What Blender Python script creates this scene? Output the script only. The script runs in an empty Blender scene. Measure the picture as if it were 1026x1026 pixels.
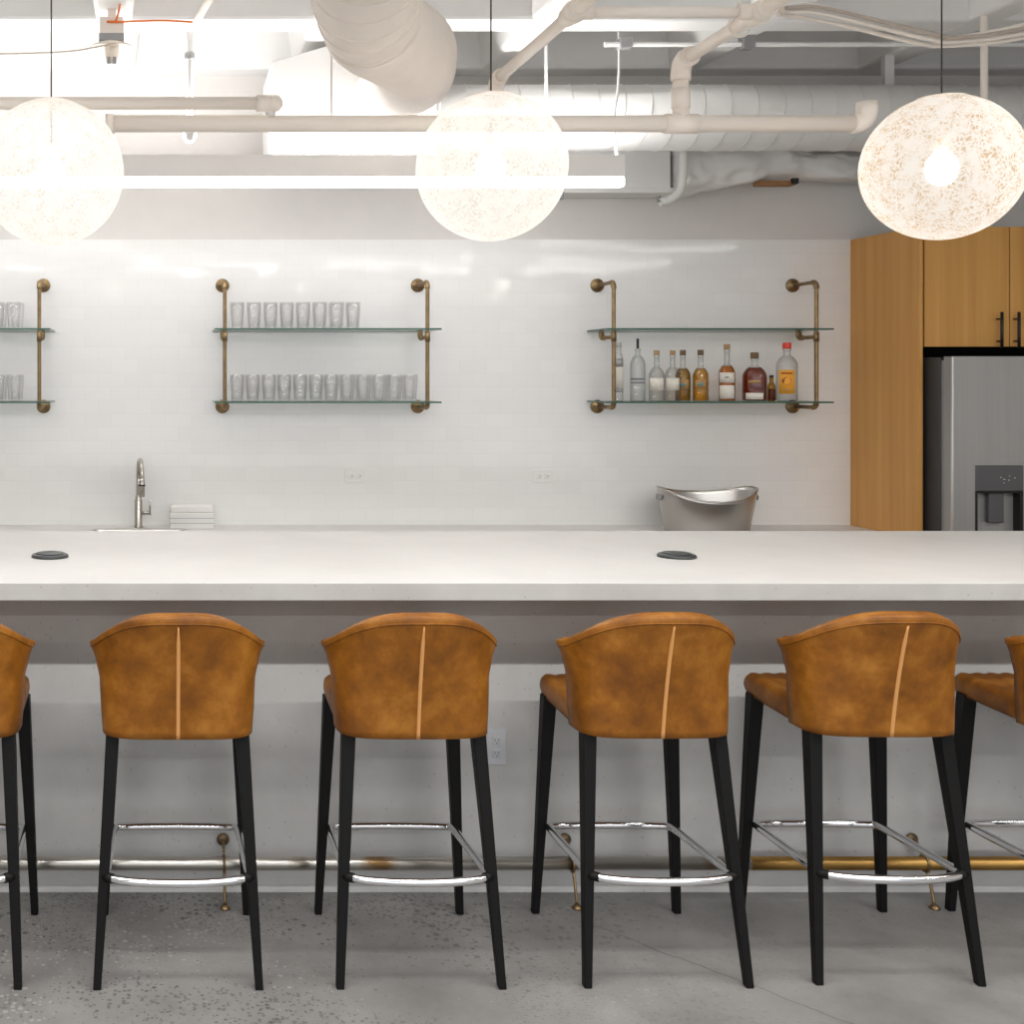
import bpy, bmesh, math, random
from mathutils import Vector, Matrix, noise
random.seed(7)
S = bpy.context.scene
C = S.collection
PI = math.pi

# ------------------------------------------------------------------ helpers
class MB:
    """collects shapes into one mesh"""
    def __init__(self):
        self.v = []; self.f = []; self.m = []; self.s = []
    def add(self, vs, fs, mi=0, smooth=False):
        o = len(self.v)
        self.v += [tuple(p) for p in vs]
        for f in fs:
            self.f.append(tuple(i + o for i in f)); self.m.append(mi); self.s.append(smooth)
        return self
    def box(self, x0, x1, y0, y1, z0, z1, mi=0):
        vs = [(x, y, z) for z in (z0, z1) for y in (y0, y1) for x in (x0, x1)]
        return self.add(vs, [(0,2,3,1), (4,5,7,6), (0,1,5,4), (2,6,7,3), (0,4,6,2), (1,3,7,5)], mi)
    def taper(self, p0, p1, a0, a1, b0=None, b1=None):
        """square bar from p0 to p1, half sizes a (x) and b (y)"""
        b0 = a0 if b0 is None else b0; b1 = a1 if b1 is None else b1
        q = [(-1,-1), (1,-1), (1,1), (-1,1)]
        vs = [(p0[0]+i*a0, p0[1]+j*b0, p0[2]) for i, j in q] + [(p1[0]+i*a1, p1[1]+j*b1, p1[2]) for i, j in q]
        return self.add(vs, [(3,2,1,0), (4,5,6,7)] + [(i, (i+1) % 4, 4+(i+1) % 4, 4+i) for i in range(4)])
    def tube(self, pts, r, n=12, closed=False, mi=0, caps=True):
        pts = [Vector(p) for p in pts]; L = len(pts)
        rr = r if isinstance(r, (list, tuple)) else [r]*L
        up = None; vs = []
        for i, p in enumerate(pts):
            if closed: t = pts[(i+1) % L] - pts[i-1]
            else: t = pts[min(i+1, L-1)] - pts[max(i-1, 0)]
            t.normalize()
            if up is None:
                up = Vector((0,0,1)) if abs(t.z) < .9 else Vector((0,1,0))
            up = (up - t*up.dot(t)).normalized(); sd = t.cross(up)
            for k in range(n):
                a = 2*PI*k/n
                vs.append(p + (up*math.cos(a) + sd*math.sin(a))*rr[i])
        fs = []
        for i in range(L if closed else L-1):
            j = (i+1) % L
            for k in range(n):
                fs.append((i*n+k, i*n+(k+1) % n, j*n+(k+1) % n, j*n+k))
        self.add(vs, fs, mi, True)
        if caps and not closed:
            o = len(self.v) - L*n
            self.f.append(tuple(o+k for k in range(n))[::-1]); self.m.append(mi); self.s.append(False)
            self.f.append(tuple(o+(L-1)*n+k for k in range(n))); self.m.append(mi); self.s.append(False)
        return self
    def lathe(self, prof, c=(0,0,0), n=24, mi=0, sx=1, sy=1, smooth=True):
        """profile of (r, z) turned round z at c"""
        vs = []; fs = []
        for r, z in prof:
            for k in range(n):
                a = 2*PI*k/n
                vs.append((c[0]+r*math.cos(a)*sx, c[1]+r*math.sin(a)*sy, c[2]+z))
        L = len(prof)
        for i in range(L-1):
            for k in range(n):
                fs.append((i*n+k, i*n+(k+1) % n, (i+1)*n+(k+1) % n, (i+1)*n+k))
        self.add(vs, fs, mi, smooth)
        o = len(self.v) - L*n
        if prof[0][0] > 1e-5:
            self.f.append(tuple(o+k for k in range(n))[::-1]); self.m.append(mi); self.s.append(False)
        if prof[-1][0] > 1e-5:
            self.f.append(tuple(o+(L-1)*n+k for k in range(n))); self.m.append(mi); self.s.append(False)
        return self
    def grid(self, fn, nu, nv, mi=0, cu=False, flip=False):
        vs = [fn(i/(nu if cu else nu-1), j/(nv-1)) for j in range(nv) for i in range(nu)]
        fs = []
        for j in range(nv-1):
            for i in range(nu if cu else nu-1):
                a, b = j*nu+i, j*nu+(i+1) % nu
                f = (a, b, b+nu, a+nu)
                fs.append(f[::-1] if flip else f)
        return self.add(vs, fs, mi, True)
    def build(self, name, mats, parent=None, bevel=0, seg=2, weld=False):
        me = bpy.data.meshes.new(name)
        me.from_pydata(self.v, [], self.f)
        for i, p in enumerate(me.polygons):
            p.material_index = self.m[i]; p.use_smooth = self.s[i]
        bm = bmesh.new(); bm.from_mesh(me)
        if weld: bmesh.ops.remove_doubles(bm, verts=bm.verts, dist=1e-5)
        bmesh.ops.recalc_face_normals(bm, faces=bm.faces)
        if bevel:
            ed = [e for e in bm.edges if len(e.link_faces) == 2 and e.calc_face_angle(0) > .5]
            bmesh.ops.bevel(bm, geom=ed, offset=bevel, segments=seg, affect='EDGES', profile=.5, clamp_overlap=True)
        bm.to_mesh(me); bm.free()
        for m in (mats if isinstance(mats, (list, tuple)) else [mats]): me.materials.append(m)
        o = bpy.data.objects.new(name, me); C.objects.link(o)
        if parent: o.parent = parent
        return o

def tag(o, label, cat, group=None):
    o['label'] = label; o['category'] = cat
    if group: o['group'] = group
    return o
def thing(name, label, cat, loc=(0,0,0), rz=0, group=None):
    o = bpy.data.objects.new(name, None); C.objects.link(o)
    o.location = loc; o.rotation_euler = (0, 0, rz); o.empty_display_size = .1
    return tag(o, label, cat, group)
def struct(o):
    o['kind'] = 'structure'; return o
def kids(o): return [c for c in bpy.data.objects if c.parent == o]
def dup(o, loc=None, label=None, parent=None, sub=None):
    """copy of a thing with its parts and sub-parts"""
    tree = sub if sub is not None else {}
    c = o.copy(); C.objects.link(c)
    if parent: c.parent = parent
    if loc is not None: c.location = loc
    if label: c['label'] = label
    for ch in kids(o):
        if ch != c: dup(ch, parent=c)
    return c
def arc(c, r, a0, a1, n, ax1, ax2):
    c = Vector(c); ax1 = Vector(ax1); ax2 = Vector(ax2)
    return [c + ax1*r*math.cos(a0+(a1-a0)*i/n) + ax2*r*math.sin(a0+(a1-a0)*i/n) for i in range(n+1)]
def smooth_path(pts, n=8):
    """Catmull-Rom through pts"""
    P = [Vector(p) for p in pts]; P = [P[0]*2-P[1]] + P + [P[-1]*2-P[-2]]; out = []
    for i in range(1, len(P)-2):
        for k in range(n):
            t = k/n
            out.append(.5*((2*P[i]) + (P[i+1]-P[i-1])*t + (2*P[i-1]-5*P[i]+4*P[i+1]-P[i+2])*t*t + (3*P[i]-P[i-1]-3*P[i+1]+P[i+2])*t**3))
    out.append(P[-2]); return out
ORD = ['first','second','third','fourth','fifth','sixth','seventh','eighth','ninth','tenth','eleventh','twelfth']

# ------------------------------------------------------------------ materials
def new_mat(name):
    m = bpy.data.materials.new(name); m.use_nodes = True
    nt = m.node_tree; nt.nodes.clear()
    out = nt.nodes.new('ShaderNodeOutputMaterial')
    return m, nt, out
def N(nt, typ, **kw):
    n = nt.nodes.new('ShaderNode'+typ)
    for k, v in kw.items():
        if k in n.inputs.keys() or isinstance(k, int): n.inputs[k].default_value = v
        else: setattr(n, k, v)
    return n
def rgb(c): return (c[0], c[1], c[2], 1)
def pr(name, col, rough=.5, metal=0, spec=.5, var=0, scale=8, bump=0, bscale=60, coat=0, stretch=None):
    m, nt, out = new_mat(name); L = nt.links
    b = N(nt, 'BsdfPrincipled'); L.new(b.outputs[0], out.inputs[0])
    b.inputs['Base Color'].default_value = rgb(col); b.inputs['Roughness'].default_value = rough
    b.inputs['Metallic'].default_value = metal; b.inputs['Specular IOR Level'].default_value = spec
    if coat: b.inputs['Coat Weight'].default_value = coat
    tc = N(nt, 'TexCoord'); src = tc.outputs['Object']
    if stretch:
        mp = N(nt, 'Mapping'); mp.inputs['Scale'].default_value = stretch
        L.new(src, mp.inputs[0]); src = mp.outputs[0]
    if var:
        nz = N(nt, 'TexNoise'); nz.inputs['Scale'].default_value = scale; nz.inputs['Detail'].default_value = 5
        L.new(src, nz.inputs['Vector'])
        mx = N(nt, 'MixRGB'); mx.inputs[1].default_value = rgb([c*(1-var) for c in col]); mx.inputs[2].default_value = rgb([min(1, c*(1+var)) for c in col])
        rp = N(nt, 'MapRange'); rp.inputs[1].default_value = .3; rp.inputs[2].default_value = .7
        L.new(nz.outputs[0], rp.inputs[0]); L.new(rp.outputs[0], mx.inputs[0]); L.new(mx.outputs[0], b.inputs['Base Color'])
    if bump:
        nb = N(nt, 'TexNoise'); nb.inputs['Scale'].default_value = bscale; nb.inputs['Detail'].default_value = 3
        L.new(src, nb.inputs['Vector'])
        bp = N(nt, 'Bump'); bp.inputs['Strength'].default_value = bump; bp.inputs['Distance'].default_value = .01
        L.new(nb.outputs[0], bp.inputs['Height']); L.new(bp.outputs[0], b.inputs['Normal'])
    return m
def emit(name, col, st):
    m, nt, out = new_mat(name)
    e = N(nt, 'Emission'); e.inputs[0].default_value = rgb(col); e.inputs[1].default_value = st
    nt.links.new(e.outputs[0], out.inputs[0]); return m
def thin_glass(name, face, edge, rough=.02, refl=1.0):
    m, nt, out = new_mat(name); L = nt.links
    lw = N(nt, 'LayerWeight'); lw.inputs[0].default_value = .35
    mx = N(nt, 'MixRGB'); mx.inputs[1].default_value = rgb(face); mx.inputs[2].default_value = rgb(edge)
    L.new(lw.outputs['Facing'], mx.inputs[0])
    t = N(nt, 'BsdfTransparent'); L.new(mx.outputs[0], t.inputs[0])
    g = N(nt, 'BsdfGlossy'); g.inputs['Roughness'].default_value = rough; g.inputs[0].default_value = (refl, refl, refl, 1)
    pw = N(nt, 'Math', operation='POWER'); pw.inputs[1].default_value = 3.5; l5 = N(nt, 'LayerWeight'); l5.inputs[0].default_value = .5; L.new(l5.outputs['Facing'], pw.inputs[0])
    fr = N(nt, 'Math', operation='MULTIPLY_ADD'); fr.inputs[1].default_value = .8; fr.inputs[2].default_value = .04; L.new(pw.outputs[0], fr.inputs[0])
    ms = N(nt, 'MixShader'); L.new(fr.outputs[0], ms.inputs[0]); L.new(t.outputs[0], ms.inputs[1]); L.new(g.outputs[0], ms.inputs[2])
    L.new(ms.outputs[0], out.inputs[0]); return m

def leather_mat():
    m, nt, out = new_mat('tan_leather'); L = nt.links
    b = N(nt, 'BsdfPrincipled'); L.new(b.outputs[0], out.inputs[0])
    tc = N(nt, 'TexCoord'); oi = N(nt, 'ObjectInfo')
    ad = N(nt, 'VectorMath', operation='MULTIPLY_ADD'); ad.inputs[1].default_value = (1,1,1)
    sc = N(nt, 'VectorMath', operation='SCALE'); sc.inputs['Scale'].default_value = 1.7
    L.new(oi.outputs['Location'], sc.inputs[0]); L.new(tc.outputs['Object'], ad.inputs[0]); L.new(sc.outputs[0], ad.inputs[2])
    n1 = N(nt, 'TexNoise'); n1.inputs['Scale'].default_value = 9; n1.inputs['Detail'].default_value = 6; n1.inputs['Roughness'].default_value = .65
    L.new(ad.outputs[0], n1.inputs['Vector'])
    cr = N(nt, 'ValToRGB'); e = cr.color_ramp.elements
    e[0].position = .33; e[0].color = (.135, .043, .0028, 1)
    e[1].position = .72; e[1].color = (.355, .145, .020, 1)
    x = e.new(.52); x.color = (.232, .080, .0045, 1)
    L.new(n1.outputs[0], cr.inputs[0]); L.new(cr.outputs[0], b.inputs['Base Color'])
    b.inputs['Roughness'].default_value = .48; b.inputs['Specular IOR Level'].default_value = .35
    n2 = N(nt, 'TexNoise'); n2.inputs['Scale'].default_value = 140; n2.inputs['Detail'].default_value = 3
    L.new(ad.outputs[0], n2.inputs['Vector'])
    bp = N(nt, 'Bump'); bp.inputs['Strength'].default_value = .12; bp.inputs['Distance'].default_value = .006
    L.new(n2.outputs[0], bp.inputs['Height']); L.new(bp.outputs[0], b.inputs['Normal'])
    return m

def tile_mat():
    m, nt, out = new_mat('white_subway_tile'); L = nt.links
    b = N(nt, 'BsdfPrincipled'); L.new(b.outputs[0], out.inputs[0])
    tc = N(nt, 'TexCoord'); sp = N(nt, 'SeparateXYZ'); cb = N(nt, 'CombineXYZ')
    L.new(tc.outputs['Object'], sp.inputs[0])
    az = N(nt, 'MATH' if False else 'Math', operation='ADD'); az.inputs[1].default_value = .0762*40 - 2.5376
    L.new(sp.outputs[2], az.inputs[0])
    ax = N(nt, 'Math', operation='ADD'); ax.inputs[1].default_value = 20.0
    L.new(sp.outputs[0], ax.inputs[0])
    L.new(ax.outputs[0], cb.inputs[0]); L.new(az.outputs[0], cb.inputs[1])
    def brick(c1, c2, mo):
        k = N(nt, 'TexBrick'); k.offset = .5
        k.inputs['Scale'].default_value = 1; k.inputs['Brick Width'].default_value = .1524; k.inputs['Row Height'].default_value = .0762
        k.inputs['Mortar Size'].default_value = .0016; k.inputs['Mortar Smooth'].default_value = .3
        k.inputs['Color1'].default_value = c1; k.inputs['Color2'].default_value = c2; k.inputs['Mortar'].default_value = mo
        L.new(cb.outputs[0], k.inputs['Vector']); return k
    k = brick((.83,.825,.815,1), (.85,.845,.835,1), (.80,.79,.78,1))
    L.new(k.outputs[0], b.inputs['Base Color'])
    k2 = brick((0,0,0,1), (1,1,1,1), (.5,.5,.5,1))
    # every tile is set at a very slightly different angle
    wn = N(nt, 'TexWhiteNoise'); wn.noise_dimensions = '1D'; L.new(k2.outputs[0], wn.inputs['W'])
    sb = N(nt, 'VectorMath', operation='SUBTRACT'); sb.inputs[1].default_value = (.5,.5,.5); L.new(wn.outputs['Color'], sb.inputs[0])
    sl = N(nt, 'VectorMath', operation='SCALE'); sl.inputs['Scale'].default_value = .016; L.new(sb.outputs[0], sl.inputs[0])
    ge = N(nt, 'NewGeometry'); va = N(nt, 'VectorMath', operation='ADD'); L.new(ge.outputs['Normal'], va.inputs[0]); L.new(sl.outputs[0], va.inputs[1])
    nm = N(nt, 'VectorMath', operation='NORMALIZE'); L.new(va.outputs[0], nm.inputs[0])
    bp = N(nt, 'Bump'); bp.invert = True; bp.inputs['Strength'].default_value = .12; bp.inputs['Distance'].default_value = .002
    L.new(k.outputs['Fac'], bp.inputs['Height']); L.new(nm.outputs[0], bp.inputs['Normal']); L.new(bp.outputs[0], b.inputs['Normal'])
    b.inputs['Roughness'].default_value = .07; b.inputs['Specular IOR Level'].default_value = .5
    return m

def floor_mat():
    m, nt, out = new_mat('ground_concrete_floor'); L = nt.links
    b = N(nt, 'BsdfPrincipled'); L.new(b.outputs[0], out.inputs[0])
    tc = N(nt, 'TexCoord'); P = tc.outputs['Object']
    n1 = N(nt, 'TexNoise'); n1.inputs['Scale'].default_value = 2.2; n1.inputs['Detail'].default_value = 8; n1.inputs['Roughness'].default_value = .62; L.new(P, n1.inputs['Vector'])
    cr = N(nt, 'ValToRGB'); e = cr.color_ramp.elements
    e[0].position = .3; e[0].color = (.150,.146,.140,1); e[1].position = .7; e[1].color = (.275,.268,.258,1)
    L.new(n1.outputs[0], cr.inputs[0])
    # dark and pale aggregate, thicker in patches
    def specks(scale, thr, seed):
        mp = N(nt, 'Mapping'); mp.inputs['Location'].default_value = (seed, seed*.7, 0); L.new(P, mp.inputs[0])
        v = N(nt, 'TexVoronoi'); v.inputs['Scale'].default_value = scale; v.inputs['Randomness'].default_value = 1; L.new(mp.outputs[0], v.inputs['Vector'])
        sz = N(nt, 'SeparateColor'); L.new(v.outputs['Color'], sz.inputs[0])
        pm = N(nt, 'TexNoise'); pm.inputs['Scale'].default_value = 1.6; pm.inputs['Detail'].default_value = 2; L.new(mp.outputs[0], pm.inputs['Vector'])
        mr = N(nt, 'MapRange'); mr.inputs[1].default_value = .42; mr.inputs[2].default_value = .66; L.new(pm.outputs[0], mr.inputs[0])
        mu = N(nt, 'Math', operation='MULTIPLY'); L.new(sz.outputs[0], mu.inputs[0]); L.new(mr.outputs[0], mu.inputs[1])
        m2 = N(nt, 'Math', operation='MULTIPLY'); L.new(mu.outputs[0], m2.inputs[0]); m2.inputs[1].default_value = thr
        lt = N(nt, 'Math', operation='LESS_THAN'); L.new(v.outputs['Distance'], lt.inputs[0]); L.new(m2.outputs[0], lt.inputs[1])
        return lt
    # the aggregate shows most where the slab was ground down, towards the left of the row of stools
    sp = N(nt, 'SeparateXYZ'); L.new(P, sp.inputs[0])
    gx = N(nt, 'MapRange'); gx.inputs[1].default_value = 1.7; gx.inputs[2].default_value = .2; gx.inputs[3].default_value = .25; gx.inputs[4].default_value = 1; L.new(sp.outputs[0], gx.inputs[0])
    mixc = cr.outputs[0]
    for scale, thr, seed, col, amt in ((44, .52, 3.1, (.045,.043,.04,1), .75), (75, .62, 9.2, (.07,.066,.06,1), .6), (50, .45, 17.7, (.46,.44,.40,1), .4), (110, .6, 23.3, (.08,.075,.07,1), .5)):
        s = specks(scale, thr, seed)
        fa = N(nt, 'Math', operation='MULTIPLY'); fa.inputs[1].default_value = amt; L.new(s.outputs[0], fa.inputs[0])
        fb = N(nt, 'Math', operation='MULTIPLY'); L.new(fa.outputs[0], fb.inputs[0]); L.new(gx.outputs[0], fb.inputs[1])
        mx = N(nt, 'MixRGB'); mx.inputs[2].default_value = col; L.new(fb.outputs[0], mx.inputs[0]); L.new(mixc, mx.inputs[1]); mixc = mx.outputs[0]
    # hairline crack running from under the bar out between the fourth and fifth stools
    A = Vector((1.394, 3.763)); B = Vector((1.796, 3.301)); d = (B-A).normalized(); nn = Vector((-d.y, d.x))
    wob = N(nt, 'TexNoise'); wob.inputs['Scale'].default_value = 5; wob.inputs['Detail'].default_value = 4; L.new(P, wob.inputs['Vector'])
    dt = N(nt, 'VectorMath', operation='DOT_PRODUCT'); dt.inputs[1].default_value = (nn.x, nn.y, 0); L.new(P, dt.inputs[0])
    a1 = N(nt, 'Math', operation='SUBTRACT'); a1.inputs[1].default_value = nn.dot(A); L.new(dt.outputs['Value'], a1.inputs[0])
    w2 = N(nt, 'MapRange'); w2.inputs[3].default_value = -.035; w2.inputs[4].default_value = .035; L.new(wob.outputs[0], w2.inputs[0])
    a2 = N(nt, 'Math', operation='ADD'); L.new(a1.outputs[0], a2.inputs[0]); L.new(w2.outputs[0], a2.inputs[1])
    a3 = N(nt, 'Math', operation='ABSOLUTE'); L.new(a2.outputs[0], a3.inputs[0])
    a4 = N(nt, 'Math', operation='LESS_THAN'); a4.inputs[1].default_value = .0022; L.new(a3.outputs[0], a4.inputs[0])
    gx2 = N(nt, 'Math', operation='GREATER_THAN'); gx2.inputs[1].default_value = 1.36; L.new(sp.outputs[0], gx2.inputs[0])
    a5 = N(nt, 'Math', operation='MULTIPLY'); L.new(a4.outputs[0], a5.inputs[0]); L.new(gx2.outputs[0], a5.inputs[1])
    a6 = N(nt, 'Math', operation='MULTIPLY'); a6.inputs[1].default_value = .6; L.new(a5.outputs[0], a6.inputs[0])
    mx = N(nt, 'MixRGB'); mx.inputs[2].default_value = (.05,.048,.045,1); L.new(a6.outputs[0], mx.inputs[0]); L.new(mixc, mx.inputs[1])
    L.new(mx.outputs[0], b.inputs['Base Color'])
    b.inputs['Roughness'].default_value = .48; b.inputs['Specular IOR Level'].default_value = .35
    n2 = N(nt, 'TexNoise'); n2.inputs['Scale'].default_value = 45; n2.inputs['Detail'].default_value = 4; L.new(P, n2.inputs['Vector'])
    bp = N(nt, 'Bump'); bp.inputs['Strength'].default_value = .1; bp.inputs['Distance'].default_value = .01; L.new(n2.outputs[0], bp.inputs['Height']); L.new(bp.outputs[0], b.inputs['Normal'])
    return m

def concrete_mat(name, lo, hi, scale=2.5, rough=.6, speck=.25):
    m, nt, out = new_mat(name); L = nt.links
    b = N(nt, 'BsdfPrincipled'); L.new(b.outputs[0], out.inputs[0])
    tc = N(nt, 'TexCoord'); P = tc.outputs['Object']
    n1 = N(nt, 'TexNoise'); n1.inputs['Scale'].default_value = scale; n1.inputs['Detail'].default_value = 8; n1.inputs['Roughness'].default_value = .6; L.new(P, n1.inputs['Vector'])
    cr = N(nt, 'ValToRGB'); e = cr.color_ramp.elements
    e[0].position = .3; e[0].color = rgb(lo); e[1].position = .7; e[1].color = rgb(hi)
    L.new(n1.outputs[0], cr.inputs[0]); c = cr.outputs[0]
    if speck:
        v = N(nt, 'TexVoronoi'); v.inputs['Scale'].default_value = 55; L.new(P, v.inputs['Vector'])
        sz = N(nt, 'SeparateColor'); L.new(v.outputs['Color'], sz.inputs[0])
        mu = N(nt, 'Math', operation='MULTIPLY_ADD'); mu.inputs[1].default_value = .5; mu.inputs[2].default_value = -.28; L.new(sz.outputs[0], mu.inputs[0])
        lt = N(nt, 'Math', operation='LESS_THAN'); L.new(v.outputs['Distance'], lt.inputs[0]); L.new(mu.outputs[0], lt.inputs[1])
        fa = N(nt, 'Math', operation='MULTIPLY'); fa.inputs[1].default_value = speck; L.new(lt.outputs[0], fa.inputs[0])
        mx = N(nt, 'MixRGB'); mx.inputs[2].default_value = rgb([x*.45 for x in lo]); L.new(fa.outputs[0], mx.inputs[0]); L.new(c, mx.inputs[1]); c = mx.outputs[0]
    L.new(c, b.inputs['Base Color']); b.inputs['Roughness'].default_value = rough; b.inputs['Specular IOR Level'].default_value = .3
    return m

def wood_mat():
    m, nt, out = new_mat('oak_veneer'); L = nt.links
    b = N(nt, 'BsdfPrincipled'); L.new(b.outputs[0], out.inputs[0])
    tc = N(nt, 'TexCoord'); mp = N(nt, 'Mapping'); mp.inputs['Scale'].default_value = (14, 14, .35); L.new(tc.outputs['Object'], mp.inputs[0])
    n1 = N(nt, 'TexNoise'); n1.inputs['Scale'].default_value = 1.6; n1.inputs['Detail'].default_value = 8; n1.inputs['Roughness'].default_value = .6; L.new(mp.outputs[0], n1.inputs['Vector'])
    cr = N(nt, 'ValToRGB'); e = cr.color_ramp.elements
    e[0].position = .28; e[0].color = (.54, .265, .066, 1); e[1].position = .75; e[1].color = (.68, .365, .110, 1)
    L.new(n1.outputs[0], cr.inputs[0]); L.new(cr.outputs[0], b.inputs['Base Color'])
    b.inputs['Roughness'].default_value = .42; b.inputs['Specular IOR Level'].default_value = .35
    return m

def shade_mat(name, warm):
    """shade wound from pale resin threads: light passes between them and through them"""
    m, nt, out = new_mat(name); L = nt.links
    tc = N(nt, 'TexCoord'); P = tc.outputs['Object']
    wb = N(nt, 'TexNoise'); wb.inputs['Scale'].default_value = 30; wb.inputs['Detail'].default_value = 2; L.new(P, wb.inputs['Vector'])
    v = N(nt, 'TexVoronoi', feature='DISTANCE_TO_EDGE'); v.inputs['Scale'].default_value = 62
    ad = N(nt, 'VectorMath', operation='MULTIPLY_ADD'); ad.inputs[1].default_value = (.06,.06,.06); L.new(wb.outputs['Color'], ad.inputs[0]); L.new(P, ad.inputs[2]); L.new(ad.outputs[0], v.inputs['Vector'])
    gap = N(nt, 'MapRange'); gap.inputs[1].default_value = .06; gap.inputs[2].default_value = .22; gap.inputs[3].default_value = 0; gap.inputs[4].default_value = 1; L.new(v.outputs['Distance'], gap.inputs[0])
    n2 = N(nt, 'TexNoise'); n2.inputs['Scale'].default_value = 22; n2.inputs['Detail'].default_value = 5; L.new(P, n2.inputs['Vector'])
    mr = N(nt, 'MapRange'); mr.inputs[1].default_value = .36; mr.inputs[2].default_value = .60; L.new(n2.outputs[0], mr.inputs[0])
    mu = N(nt, 'Math', operation='MULTIPLY'); L.new(gap.outputs[0], mu.inputs[0]); L.new(mr.outputs[0], mu.inputs[1])
    col = N(nt, 'MixRGB'); col.inputs[1].default_value = (.93,.915,.89,1); col.inputs[2].default_value = (.86, .62, .37, 1) if warm else (.90,.84,.77,1)
    L.new(mu.outputs[0], col.inputs[0])
    tr = N(nt, 'BsdfTranslucent'); L.new(col.outputs[0], tr.inputs[0])
    df = N(nt, 'BsdfDiffuse'); L.new(col.outputs[0], df.inputs[0])
    m1 = N(nt, 'MixShader'); m1.inputs[0].default_value = .35; L.new(tr.outputs[0], m1.inputs[1]); L.new(df.outputs[0], m1.inputs[2])
    tp = N(nt, 'BsdfTransparent')
    # share of open gaps between the threads
    op = N(nt, 'MapRange'); op.inputs[3].default_value = .58 if warm else .52; op.inputs[4].default_value = .36 if warm else .36; L.new(mu.outputs[0], op.inputs[0])
    lw = N(nt, 'LayerWeight'); lw.inputs[0].default_value = .25
    o2 = N(nt, 'Math', operation='ADD'); o2.use_clamp = True; L.new(op.outputs[0], o2.inputs[0])
    l2 = N(nt, 'Math', operation='MULTIPLY'); l2.inputs[1].default_value = .5; L.new(lw.outputs['Facing'], l2.inputs[0]); L.new(l2.outputs[0], o2.inputs[1])
    m2 = N(nt, 'MixShader'); L.new(o2.outputs[0], m2.inputs[0]); L.new(tp.outputs[0], m2.inputs[1]); L.new(m1.outputs[0], m2.inputs[2])
    L.new(m2.outputs[0], out.inputs[0]); return m

M = {}
M['leather'] = leather_mat()
M['seam'] = pr('pale_seam_leather', (.60,.29,.095), .5)
M['black'] = pr('black_leg_wood', (.006,.0056,.0056), .5, spec=.16)
M['blackm'] = pr('matte_black_metal', (.02,.019,.018), .4, .3)
M['chrome'] = pr('chrome', (.86,.87,.89), .09, 1)
M['steel'] = pr('brushed_steel', (.56,.54,.51), .3, 1, var=.06, scale=3)
M['nickel'] = pr('satin_nickel', (.50,.47,.43), .28, 1)
M['tile'] = tile_mat()
M['paint'] = pr('warm_white_paint', (.68,.655,.63), .75, var=.02)
M['ceil'] = pr('ceiling_paint', (.80,.795,.785), .8, var=.02)
M['floor'] = floor_mat()
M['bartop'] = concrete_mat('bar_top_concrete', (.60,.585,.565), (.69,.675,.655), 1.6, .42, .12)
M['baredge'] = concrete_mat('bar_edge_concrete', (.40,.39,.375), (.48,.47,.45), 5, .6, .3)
M['barbase'] = concrete_mat('bar_base_concrete', (.50,.495,.485), (.66,.65,.635), 2.2, .7, .35)
M['backtop'] = concrete_mat('back_counter_stone', (.62,.60,.575), (.68,.66,.64), 2, .35, .1)
M['wood'] = wood_mat()
M['brass'] = pr('aged_brass', (.29,.20,.105), .42, 1, var=.2, scale=30)
M['brassrail'] = pr('worn_brass_rail', (.46,.27,.085), .4, 1, var=.3, scale=6, stretch=(1,3,3))
M['oldbrass'] = pr('dull_old_brass', (.20,.145,.085), .5, 1)
M['pipe'] = pr('cream_pipe_paint', (.90,.825,.745), .5)
M['duct'] = pr('painted_duct', (.74,.735,.72), .5, var=.03)
M['flex'] = pr('cream_flex_duct', (.92,.845,.77), .6, var=.03, scale=10)
M['wrap'] = pr('painted_wrap', (.74,.73,.715), .6, bump=.3, bscale=20)
M['white'] = pr('white_plastic', (.80,.795,.78), .4)
M['whitep'] = pr('white_card', (.84,.825,.79), .6)
M['fix'] = pr('fixture_housing', (.94,.92,.90), .5)
M['greyw'] = pr('grey_plastic', (.60,.61,.64), .4)
M['ghost'] = pr('outlet_grey', (.16,.16,.17), .5)
M['disc'] = pr('dark_grommet', (.035,.04,.04), .35)
M['void'] = pr('dark_recess', (.012,.011,.01), .8)
M['case'] = pr('fridge_case', (.045,.042,.040), .5)
M['slate'] = pr('fridge_steel', (.40,.395,.385), .42, .55, var=.04, scale=2, stretch=(30,30,.6))
M['edge'] = pr('fridge_edge', (.72,.70,.68), .3, 1)
M['panel'] = pr('dispenser_panel', (.12,.12,.125), .35, .4)
M['glass'] = thin_glass('clear_glass', (.985,.985,.985), (.87,.87,.875))
M['bottle'] = thin_glass('bottle_glass', (.95,.96,.955), (.47,.49,.49))
M['shelf'] = thin_glass('shelf_glass', (.955,.97,.96), (.90,.95,.92), refl=.8)
M['gedge'] = pr('shelf_glass_edge', (.022,.095,.058), .15, spec=.6)
M['amber'] = thin_glass('amber_spirit', (.90,.50,.09), (.66,.28,.03))
M['gold'] = thin_glass('golden_spirit', (.92,.66,.17), (.70,.42,.08))
M['dkamber'] = thin_glass('dark_spirit', (.74,.54,.18), (.42,.26,.06))
M['deep'] = thin_glass('deep_red_spirit', (.56,.16,.05), (.28,.07,.02))
M['cork'] = pr('cork', (.42,.27,.14), .8, var=.15, scale=60)
M['dcork'] = pr('dark_cork', (.16,.10,.05), .7)
M['red'] = pr('red_cap', (.72,.05,.03), .4)
M['cream'] = pr('cream_label', (.76,.72,.64), .7)
M['silverl'] = pr('silver_label', (.42,.42,.41), .4, .5)
M['orangel'] = pr('orange_label', (.80,.36,.03), .6)
M['dredl'] = pr('dark_red_print', (.28,.02,.015), .6)
M['blue'] = pr('blue_print', (.06,.30,.38), .6)
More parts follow.
